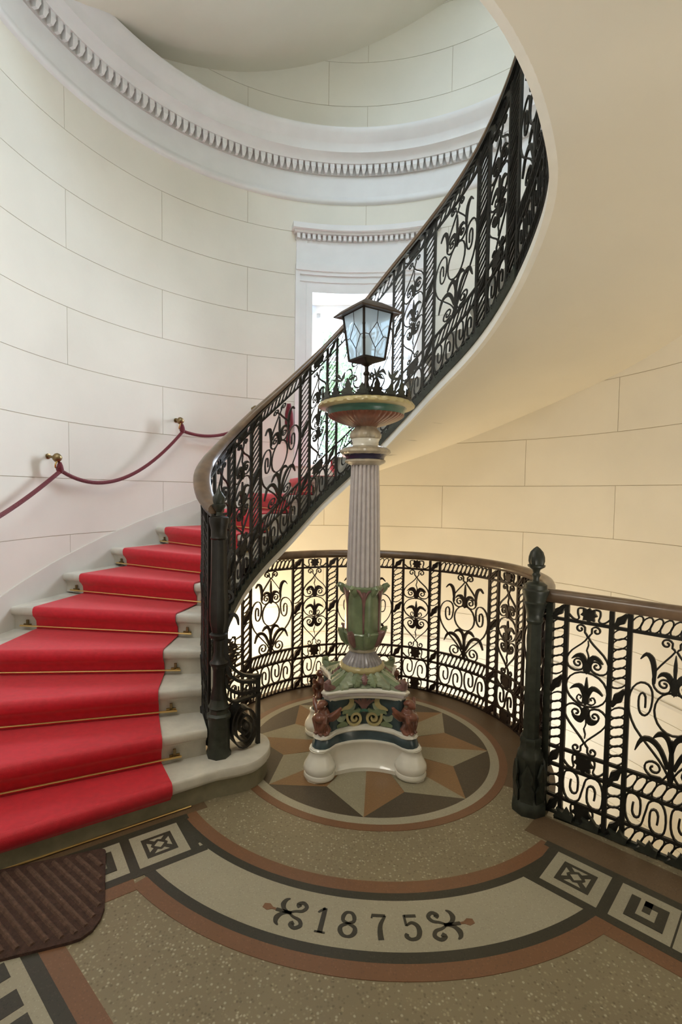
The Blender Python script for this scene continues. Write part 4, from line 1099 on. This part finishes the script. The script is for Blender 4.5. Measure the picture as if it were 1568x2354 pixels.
mb = MB(); sweep_mb(mb, [[(x, y, z) for x, y in chamf(c, .030, sg)] for z, c, sg in ((.406, 0.224, 0.046), (.410, 0.230, 0.046), (.424, 0.232, 0.046), (.428, 0.230, 0.046))]); recalc(mb.build('slab_band', C_LILAC, pil, True))
mb = MB(); sweep_mb(mb, [[(x, y, z) for x, y in chamf(c, .030, sg)] for z, c, sg in ((.426, 0.233, 0.046), (.430, 0.238, 0.046), (.438, 0.238, 0.046), (.443, 0.229, 0.046))]); recalc(mb.build('slab_rim', C_WHITE, pil, True))
# leafy roof that rises from the slab to the round neck
rf = MB(); rings = []
for i in range(9):
    u = i / 8; z = .440 + .065 * (u ** 1.25); sq = chamf(.222, .030, .046); r = []
    nn_ = len(sq)
    for (x, y) in sq:
        a = math.atan2(y, x); v = u ** .8
        rr = math.hypot(x, y) * (1 - v) + .118 * v
        r.append((rr * math.cos(a), rr * math.sin(a), z + .006 * math.cos(8 * a) * (1 - u)))
    rings.append(r)
sweep_mb(rf, rings); recalc(rf.build('leaf_roof', C_GREEN2, pil, True))
def roof_z(r, a):
    """height of the roof at plan radius r, bearing a (approx.)"""
    c = .2 - .042 * (math.cos(2 * a) ** 2); edge = min(.222 / max(abs(math.cos(a)), abs(math.sin(a))), .292)
    u = max(0, min(1, (edge - r) / (edge - .118))); v = u ** (1 / .8)
    return .440 + .065 * (v ** 1.25)
def roof_leaf(a0, wid, r0, r1, m, nm):
    mb = MB(); n = 9; top, bot = [], []
    for i in range(n):
        u = i / (n - 1); r = r0 + (r1 - r0) * u
        w = wid * math.sin(PI * min(1, .12 + u * .85)) * (1 + .22 * math.cos(i * PI))
        for s in (-1, 0, 1):
            a = a0 + s * w / r; top.append((r * math.cos(a), r * math.sin(a), roof_z(r, a) + .009 + (.007 if s == 0 else 0)))
    fs = []
    for i in range(n - 1):
        for s in range(2):
            k = i * 3 + s; fs.append((k, k + 1, k + 4, k + 3))
    vs = top + [(x, y, z - .012) for x, y, z in top]; N = len(top)
    f2 = fs + [tuple(reversed([i + N for i in f])) for f in fs]
    for i in range(n - 1):
        f2 += [(i * 3, (i + 1) * 3, (i + 1) * 3 + N, i * 3 + N), (i * 3 + 2, i * 3 + 2 + N, (i + 1) * 3 + 2 + N, (i + 1) * 3 + 2)]
    f2 += [(0, N, N + 1, 1), (1, N + 1, N + 2, 2), (N - 3, N - 2, 2 * N - 2, 2 * N - 3), (N - 2, N - 1, 2 * N - 1, 2 * N - 2)]
    mb.add(vs, f2); recalc(mb.build(nm, m, pil))
for q in range(4):
    b = q * PI / 2
    roof_leaf(b, .016, .128, .172, C_PUR, 'purple_leaf')
    for s in (-1, 1):
        roof_leaf(b + s * .30, .030, .130, .190, C_GREEN, 'acanthus_leaf')
        roof_leaf(b + s * .58, .034, .130, .240, C_GREEN2, 'acanthus_leaf')
    d = b + PI / 4
    mb = MB(); pts = [(r * math.cos(d), r * math.sin(d), z) for r, z in ((.13, .490), (.17, .478), (.21, .466), (.245, .458), (.268, .462), (.276, .470))]
    tube_mb(mb, pts, [.014, .018, .020, .018, .014, .008], 8); mb.build('corner_horn', C_GREEN, pil, True)
    mb = MB(); pts = [(r * math.cos(d), r * math.sin(d), z) for r, z in ((.235, .446), (.268, .452), (.292, .466), (.294, .484), (.278, .490), (.268, .480))]
    tube_mb(mb, pts, [.020, .024, .022, .018, .014, .007], 8); mb.build('corner_scroll', C_GREEN if q in (0, 1) else C_PUR, pil, True)
# reliefs on the four faces
rel = None
def relief(q):
    b = q * PI / 2; ca, sa = math.cos(b), math.sin(b)
    def G(y, z, w):   # y across, z up; face plane x
        u = max(-1, min(1, y / .17)); zz = (z - .226) / .17
        x = (.214 - .030 * zz) - .066 * (1 - u * u) * (1 - .35 * zz) - .012 + w
        return (x * ca - y * sa, x * sa + y * ca, z)
    for s in (-1, 1):
        mb = MB(); P = [(s * .094, .300), (s * .093, .275)] + [(s * (.049 + x), y) for x, y in spiral(0, .270, .041, -10, -1.6, 20, .12)]
        stroke(mb, G, P, [.012, .014, .013, .009], .028, 2); mb.build('volute', C_YEL, pil)
        mb = MB(); stroke(mb, G, [(s * x, z) for x, z in ((.082, .386), (.070, .370), (.072, .350), (.086, .335), (.108, .330), (.126, .322))], [.012, .026, .030, .026, .016, .008], .028, 3); mb.build('crescent', C_YEL, pil)
        mb = MB(); stroke(mb, G, [(s * x, z) for x, z in ((.022, .318), (.045, .300), (.075, .302), (.105, .312), (.118, .300))], [.012, .026, .034, .026, .008], .024, 3); mb.build('leaf', C_GREEN, pil)
        mb = MB(); stroke(mb, G, [(s * x, z) for x, z in ((.050, .350), (.062, .330), (.078, .318), (.094, .300))], [.010, .026, .026, .008], .020, 3); mb.build('leaf', C_GREEN2, pil)
        mb = MB(); stroke(mb, G, [(s * x, z) for x, z in ((.090, .236), (.115, .246), (.150, .240))], [.010, .030, .012], .018, 3); mb.build('leaf', C_GREEN, pil)
        mb = MB(); stroke(mb, G, [(s * x, z) for x, z in ((.100, .286), (.122, .272), (.140, .280), (.150, .300))], [.010, .028, .022, .006], .018, 3); mb.build('leaf', C_GREEN2, pil)
        mb = MB(); stroke(mb, G, [(s * x, z) for x, z in ((.112, .384), (.128, .366), (.146, .362))], [.010, .024, .008], .018, 3); mb.build('leaf', C_GREEN, pil)
        for k, (x1, z1) in enumerate(((.016, .392), (.036, .388), (.054, .378))):
            mb = MB(); stroke(mb, G, [(s * .003, .310), (s * x1 * .45, .345), (s * x1, z1 - .008), (s * (x1 + .010), z1 - .012)], [.006, .010, .012, .006], .020, 3); mb.build('palmette_leaf', C_PUR, pil)
    mb = MB(); stroke(mb, G, [(0, .300), (0, .345), (0, .395)], [.012, .010, .012], .022); mb.build('palmette_leaf', C_PUR, pil)
    mb = MB(); stroke(mb, G, [(-.028, .304), (0, .312), (.028, .304)], [.008, .018, .008], .024, 3); mb.build('leaf', C_TEAL, pil)
for q in range(4): relief(q)
# winged sphinx figures at the corners
def blob(mb, c, r, n=10, m_=7, rot=None):
    vs = []
    for i in range(m_ + 1):
        ph = PI * i / m_
        for k in range(n):
            a = 2 * PI * k / n; v = Vector((r[0] * math.sin(ph) * math.cos(a), r[1] * math.sin(ph) * math.sin(a), r[2] * math.cos(ph)))
            if rot: v = rot @ v
            vs.append(tuple(Vector(c) + v))
    fs = [(i * n + k, (i + 1) * n + k, (i + 1) * n + (k + 1) % n, i * n + (k + 1) % n) for i in range(m_) for k in range(n)]
    mb.add(vs, fs)
mb = MB()
tube_mb(mb, [(.000, 0, .0), (.004, 0, .03), (-.004, 0, .065), (-.004, 0, .10), (.0, 0, .125)], [.026, .022, .026, .030, .020], 12)
blob(mb, (.020, 0, .085), (.027, .032, .024)); blob(mb, (.016, .014, .092), (.016, .014, .014)); blob(mb, (.016, -.014, .092), (.016, .014, .014))
tube_mb(mb, [(.002, 0, .105), (.008, 0, .125), (.010, 0, .138)], [.014, .011, .012], 10)
blob(mb, (.018, 0, .146), (.018, .0155, .020)); blob(mb, (.034, 0, .142), (.005, .004, .006)); blob(mb, (.030, 0, .133), (.006, .007, .003))
blob(mb, (.006, 0, .156), (.021, .021, .016)); blob(mb, (-.010, 0, .150), (.013, .016, .013))
for s in (-1, 1):
    blob(mb, (.030, s * .006, .148), (.003, .003, .0025)); blob(mb, (.016, s * .016, .146), (.004, .003, .006))
    tube_mb(mb, [(.010, s * .026, .100), (.022, s * .032, .070), (.026, s * .020, .040), (.024, s * .014, .012), (.036, s * .014, .004)], [.012, .011, .009, .009, .010], 8)
    tube_mb(mb, [(-.002, s * .018, .085), (-.012, s * .045, .100), (-.020, s * .068, .125), (-.026, s * .082, .150)], [.012, .016, .013, .006], 8)
    tube_mb(mb, [(-.002, s * .016, .070), (-.014, s * .042, .080), (-.022, s * .062, .100), (-.028, s * .076, .118)], [.010, .013, .011, .005], 8)
    tube_mb(mb, [(-.002, s * .014, .040), (-.008, s * .024, .020), (.006, s * .028, .006), (.020, s * .026, .004)], [.016, .016, .011, .008], 8)
fig0 = mb.build('sphinx_figure', C_RED, pil, True)
rm = fig0.modifiers.new('remesh', 'REMESH'); rm.mode = 'VOXEL'; rm.voxel_size = 0.0028; rm.use_smooth_shade = True
for q in range(4):
    o = fig0 if q == 0 else fig0.copy()
    if q: COL.objects.link(o)
    d = PI / 4 + q * PI / 2
    o.scale = (1.22, 1.22, 1.04); o.location = ((c0 - .016) * math.sqrt(2) * math.cos(d), (c0 - .016) * math.sqrt(2) * math.sin(d), .226); o.rotation_euler = (0, 0, d)
def lt(nm, prof, m, n=40, rf=None, sm=True): 
    mb = MB(); lathe_mb(mb, prof, (0, 0, 0), n, rf); return mb.build(nm, m, pil, sm)
lt('ochre_torus', [(.105, .492), (.122, .497), (.1285, .510), (.1285, .520), (.122, .531), (.108, .536)], C_YEL, 96, lambda a, u: 1 + .010 * math.cos(32 * a))
for i in range(32):
    pass
lt('fluted_bell', [(.112, .533), (.108, .545), (.094, .562), (.080, .580), (.071, .598), (.069, .606)], mat('glazed_grey_violet_ceramic', (.34, .32, .33), .28, var=.3, scale=30, coat=.4), 160, lambda a, u: 1 + .030 * math.cos(32 * a))
lt('neck_ring', [(.068, .603), (.078, .606), (.080, .613), (.074, .620), (.068, .622)], C_TAUPE)
lt('leaf_cup', [(.068, .618), (.082, .635), (.098, .662), (.110, .695), (.116, .714), (.112, .720), (.100, .722)], C_GREEN, 64, lambda a, u: 1 + .025 * math.cos(8 * a))
for k in range(8):
    a = k * PI / 4 + .12; ca, sa = math.cos(a), math.sin(a)
    mb = MB(); tube_mb(mb, [(r * ca, r * sa, z) for r, z in ((.085, .640), (.106, .672), (.118, .705), (.130, .724), (.141, .728), (.144, .718))], [.012, .020, .022, .018, .011, .004], 8); mb.build('curled_leaf', C_PUR if k % 2 else C_GREEN, pil, True)
lt('leaf_drum', [(.098, .712), (.101, .73), (.102, .82), (.103, .92), (.107, .955), (.112, .972), (.100, .980)], C_GREEN, 96, lambda a, u: 1 + .030 * math.cos(6 * (a + .26)))
for k in range(6):
    a = k * PI / 3 - PI / 2 - .06; ca, sa = math.cos(a), math.sin(a)
    mb = MB(); tube_mb(mb, [(r * ca, r * sa, z) for r, z in ((.100, .715), (.101, .80), (.101, .88), (.103, .93), (.108, .955))], [.005, .006, .008, .013, .010], 8); mb.build('leaf_rib', C_PUR, pil, True)
    for s in (-1, 1):
        mb = MB(); tube_mb(mb, [(r * math.cos(a + s * w), r * math.sin(a + s * w), z) for r, w, z in ((.104, .02, .905), (.106, .12, .935), (.108, .25, .958), (.110, .42, .966))], [.006, .009, .009, .006], 8); mb.build('leaf_rib', C_PUR, pil, True)
for k in range(6):
    a = k * PI / 3 - .06; ca, sa = math.cos(a), math.sin(a)
    mb = MB(); tube_mb(mb, [(r * ca, r * sa, z) for r, z in ((.100, .935), (.112, .955), (.126, .972), (.138, .980), (.145, .974), (.142, .965))], [.016, .022, .020, .015, .010, .004], 8); mb.build('curled_leaf', C_GREEN, pil, True)
def flute(nf): return lambda a, u: 1 - .075 * abs(math.cos(nf * a / 2)) ** .5 if False else 1 - .16 * (0.5 + 0.5 * math.cos(nf * a)) ** 2.4
mb = MB(); nf = 20; prof = [(.0965, .976), (.0955, 1.05), (.0920, 1.20), (.0880, 1.36), (.0835, 1.52), (.0790, 1.640), (.0790, 1.662)]
lathe_mb(mb, prof, (0, 0, 0), nf * 12, flute(nf)); mb.build('fluted_shaft', C_LILAC, pil, True)
lt('ivory_ring', [(.080, 1.655), (.094, 1.662), (.108, 1.668), (.115, 1.676), (.112, 1.684), (.104, 1.688)], C_TAUPE, 48)
lt('navy_band', [(.100, 1.684), (.106, 1.690), (.108, 1.700), (.116, 1.710), (.128, 1.720)], C_NAVY, 48)
lt('scalloped_collar', [(.112, 1.712), (.130, 1.718), (.139, 1.728), (.137, 1.740), (.120, 1.752), (.095, 1.760), (.076, 1.764)], C_TAUPE, 160, lambda a, u: 1 + .035 * abs(math.cos(8 * a)) * (1 - abs(2 * u - .7)))
lt('ivory_neck', [(.078, 1.758), (.074, 1.770), (.073, 1.785), (.078, 1.797), (.080, 1.802)], C_WHITE, 40)
lt('leaf_knop', [(.074, 1.800), (.084, 1.808), (.087, 1.822), (.080, 1.842), (.066, 1.856), (.058, 1.870)], C_TAUPE, 96, lambda a, u: 1 + .035 * math.cos(12 * a))
lt('gadrooned_bowl', [(.050, 1.866), (.085, 1.874), (.130, 1.888), (.175, 1.906), (.202, 1.922), (.208, 1.932)], C_RED, 240, lambda a, u: 1 + .030 * abs(math.sin(20 * a)))
lt('teal_band', [(.204, 1.928), (.210, 1.934), (.214, 1.950), (.226, 1.966), (.240, 1.974)], C_TEAL, 48)
lt('ochre_rim', [(.230, 1.966), (.256, 1.968), (.268, 1.975), (.269, 1.982), (.262, 1.990), (.256, 1.998), (.246, 2.003), (.10, 2.002)], C_YEL, 240, lambda a, u: 1 + (.012 * math.cos(30 * a) if .3 < u < .8 else 0))

# ------------------------------------------------------------------ lantern with its iron crown
lan = thing('lantern', 'four sided lantern of frosted leaded glass on a leafy iron crown atop the ceramic pillar', 'lantern', (PC[0], PC[1], 2.005), 0)
mb = MB(); lathe_mb(mb, [(.05, 0), (.040, .02), (.026, .05), (.018, .09), (.012, .115), (.011, .15), (.018, .158), (.018, .166), (.010, .175), (.010, .200), (.016, .206), (.032, .214), (.034, .226)], (0, 0, 0), 16); mb.build('stem', LEAD, lan, True)
for k in range(8):
    a = k * PI / 4; ca, sa = math.cos(a), math.sin(a)
    G = lambda x, y, w, ca=ca, sa=sa: ((.046 - .30 * y + w) * ca - x * sa, (.046 - .30 * y + w) * sa + x * ca, y)
    mb = MB(); plate(mb, G, [(-.016, 0), (-.020, .03), (-.008, .045), (-.012, .065), (0, .095), (.012, .065), (.008, .045), (.020, .03), (.016, 0)], .006); mb.build('stem_leaf', IRON_G, lan)
for k in range(20):
    a = 2 * PI * (k + .5) / 20; big = k % 2
    def G(x, y, w, a=a): 
        r = .245 + w; return (r * math.cos(a + x / .245), r * math.sin(a + x / .245), y)
    hgt = 1.0 if big else .72
    mb = MB(); plate(mb, G, [(x, y * hgt - .003) for x, y in ((-.030, 0), (-.036, .018), (-.022, .024), (-.030, .040), (-.014, .044), (-.015, .062), (0, .092), (.015, .062), (.014, .044), (.030, .040), (.022, .024), (.036, .018), (.030, 0))], .010)
    mb.build('crown_leaf', IRON_G if k % 3 else IRON, lan)
mb = MB(); tube_mb(mb, [(.245 * math.cos(2 * PI * i / 48), .245 * math.sin(2 * PI * i / 48), .004) for i in range(48)], .006, 6, True); mb.build('crown_ring', IRON, lan, True)
for k, (a, L) in enumerate(((-.25, 1), (PI - .15, 1), (PI / 2 - .1, .9), (-PI / 2 + .5, .7))):
    def G(x, y, w, a=a): return (x * math.cos(a) - w * math.sin(a), x * math.sin(a) + w * math.cos(a), y)
    mb = MB(); stroke(mb, G, [(.012, .07), (.04 * L, .055), (.075 * L, .075), (.10 * L, .12), (.085 * L, .155), (.06 * L, .15), (.055 * L, .13), (.07 * L, .122)], .0055, .008, 4)
    stroke(mb, G, [(.075 * L, .075), (.11 * L, .07), (.135 * L, .095), (.14 * L, .13)], [.005, .005, .004], .007, 4); p = mb.build('branch', IRON, lan)
    for (x, y, an, l) in ((.138, .125, 1.9, .055), (.14, .13, .9, .06), (.14, .125, .1, .055), (.115, .075, -.4, .045), (.095, .13, 2.6, .045)):
        mb = MB(); x *= L; dx, dy = math.cos(an), math.sin(an)
        stroke(mb, G, [(x, y), (x + dx * l * .4, y + dy * l * .4), (x + dx * l, y + dy * l)], [.004, .017, .002], .005, 3); mb.build('iron_leaf', IRON_G, p)
LR = math.radians(-12.5 - 90)
def cor(r, z, k): a = LR + k * PI / 2; return Vector((r * math.cos(a), r * math.sin(a), z))
zb_, zt_, rb, rt2 = .238, .487, .096, .133
mb = MB()
for rr, zz in ((.030, .216),): pass
sweep_mb(mb, [[tuple(cor(r, z, k)) for k in range(4)] for r, z in ((.030, .214), (.070, .222), (.104, .230), (.108, .236), (.104, .242))]); recalc(mb.build('lantern_base', LEAD, lan))
for k in range(4):
    a, b = cor(rb + .004, zb_, k), cor(rt2 + .004, zt_, k)
    mb = MB(); tube_mb(mb, [a, a.lerp(b, .33), a.lerp(b, .36), a.lerp(b, .39), a.lerp(b, .62), a.lerp(b, .65), a.lerp(b, .68), b], [.007, .007, .0085, .007, .007, .0085, .007, .007], 6); mb.build('corner_bar', LEAD, lan)
    A, B, C, D = cor(rb, zb_, k), cor(rb, zb_, k + 1), cor(rt2, zt_, k + 1), cor(rt2, zt_, k)
    nrm = (B - A).cross(D - A).normalized(); 
    if nrm.dot(A + B) < 0: nrm = -nrm
    P = lambda u, v, w=0: (A * (1 - u) + B * u) * (1 - v) + (D * (1 - u) + C * u) * v + nrm * w
    mb = MB(); e_ = .02
    q4 = [P(e_, e_), P(1 - e_, e_), P(1 - e_, 1 - e_), P(e_, 1 - e_)]
    mb.add([tuple(x + nrm * .0015) for x in q4] + [tuple(x - nrm * .0015) for x in q4], [(0, 1, 2, 3), (7, 6, 5, 4), (0, 4, 5, 1), (1, 5, 6, 2), (2, 6, 7, 3), (3, 7, 4, 0)])
    recalc(mb.build('lantern_pane', LGLASS, lan))
    for u0, v0, u1, v1 in ((.5, 0, .5, .20), (.5, .20, .80, .46), (.5, .20, .20, .46), (.80, .46, 1, .46), (.20, .46, 0, .46), (.80, .46, .5, .74), (.20, .46, .5, .74), (.5, .74, .5, 1)):
        mb = MB(); tube_mb(mb, [P(u0, v0, .002), P(u1, v1, .002)], .0022, 5); mb.build('lead_came', LEAD, lan)
    mb = MB(); tube_mb(mb, [P(0, 0, .001), P(1, 0, .001)], .006, 6); tube_mb(mb, [P(0, 1, .001), P(1, 1, .001)], .006, 6) if False else None; mb.build('bottom_bar', LEAD, lan)
    mb = MB(); tube_mb(mb, [P(0, 1, .001), P(1, 1, .001)], .006, 6); mb.build('top_bar', LEAD, lan)
mb = MB(); sweep_mb(mb, [[tuple(cor(r, z, k)) for k in range(4)] for r, z in ((.130, .486), (.190, .478), (.194, .484), (.150, .512), (.080, .545), (.020, .562))]); recalc(mb.build('lantern_roof', mat('brown_lantern_roof', (.075, .050, .035), .5, .4, var=.3, scale=20), lan))
mb = MB(); lathe_mb(mb, [(.014, .240), (.016, .27), (.012, .285), (.024, .30), (.030, .33), (.022, .36), (.004, .375)], (0, 0, 0), 16); mb.build('light_bulb', mat('unlit_bulb_glass', (.7, .72, .7), .3), lan, True)
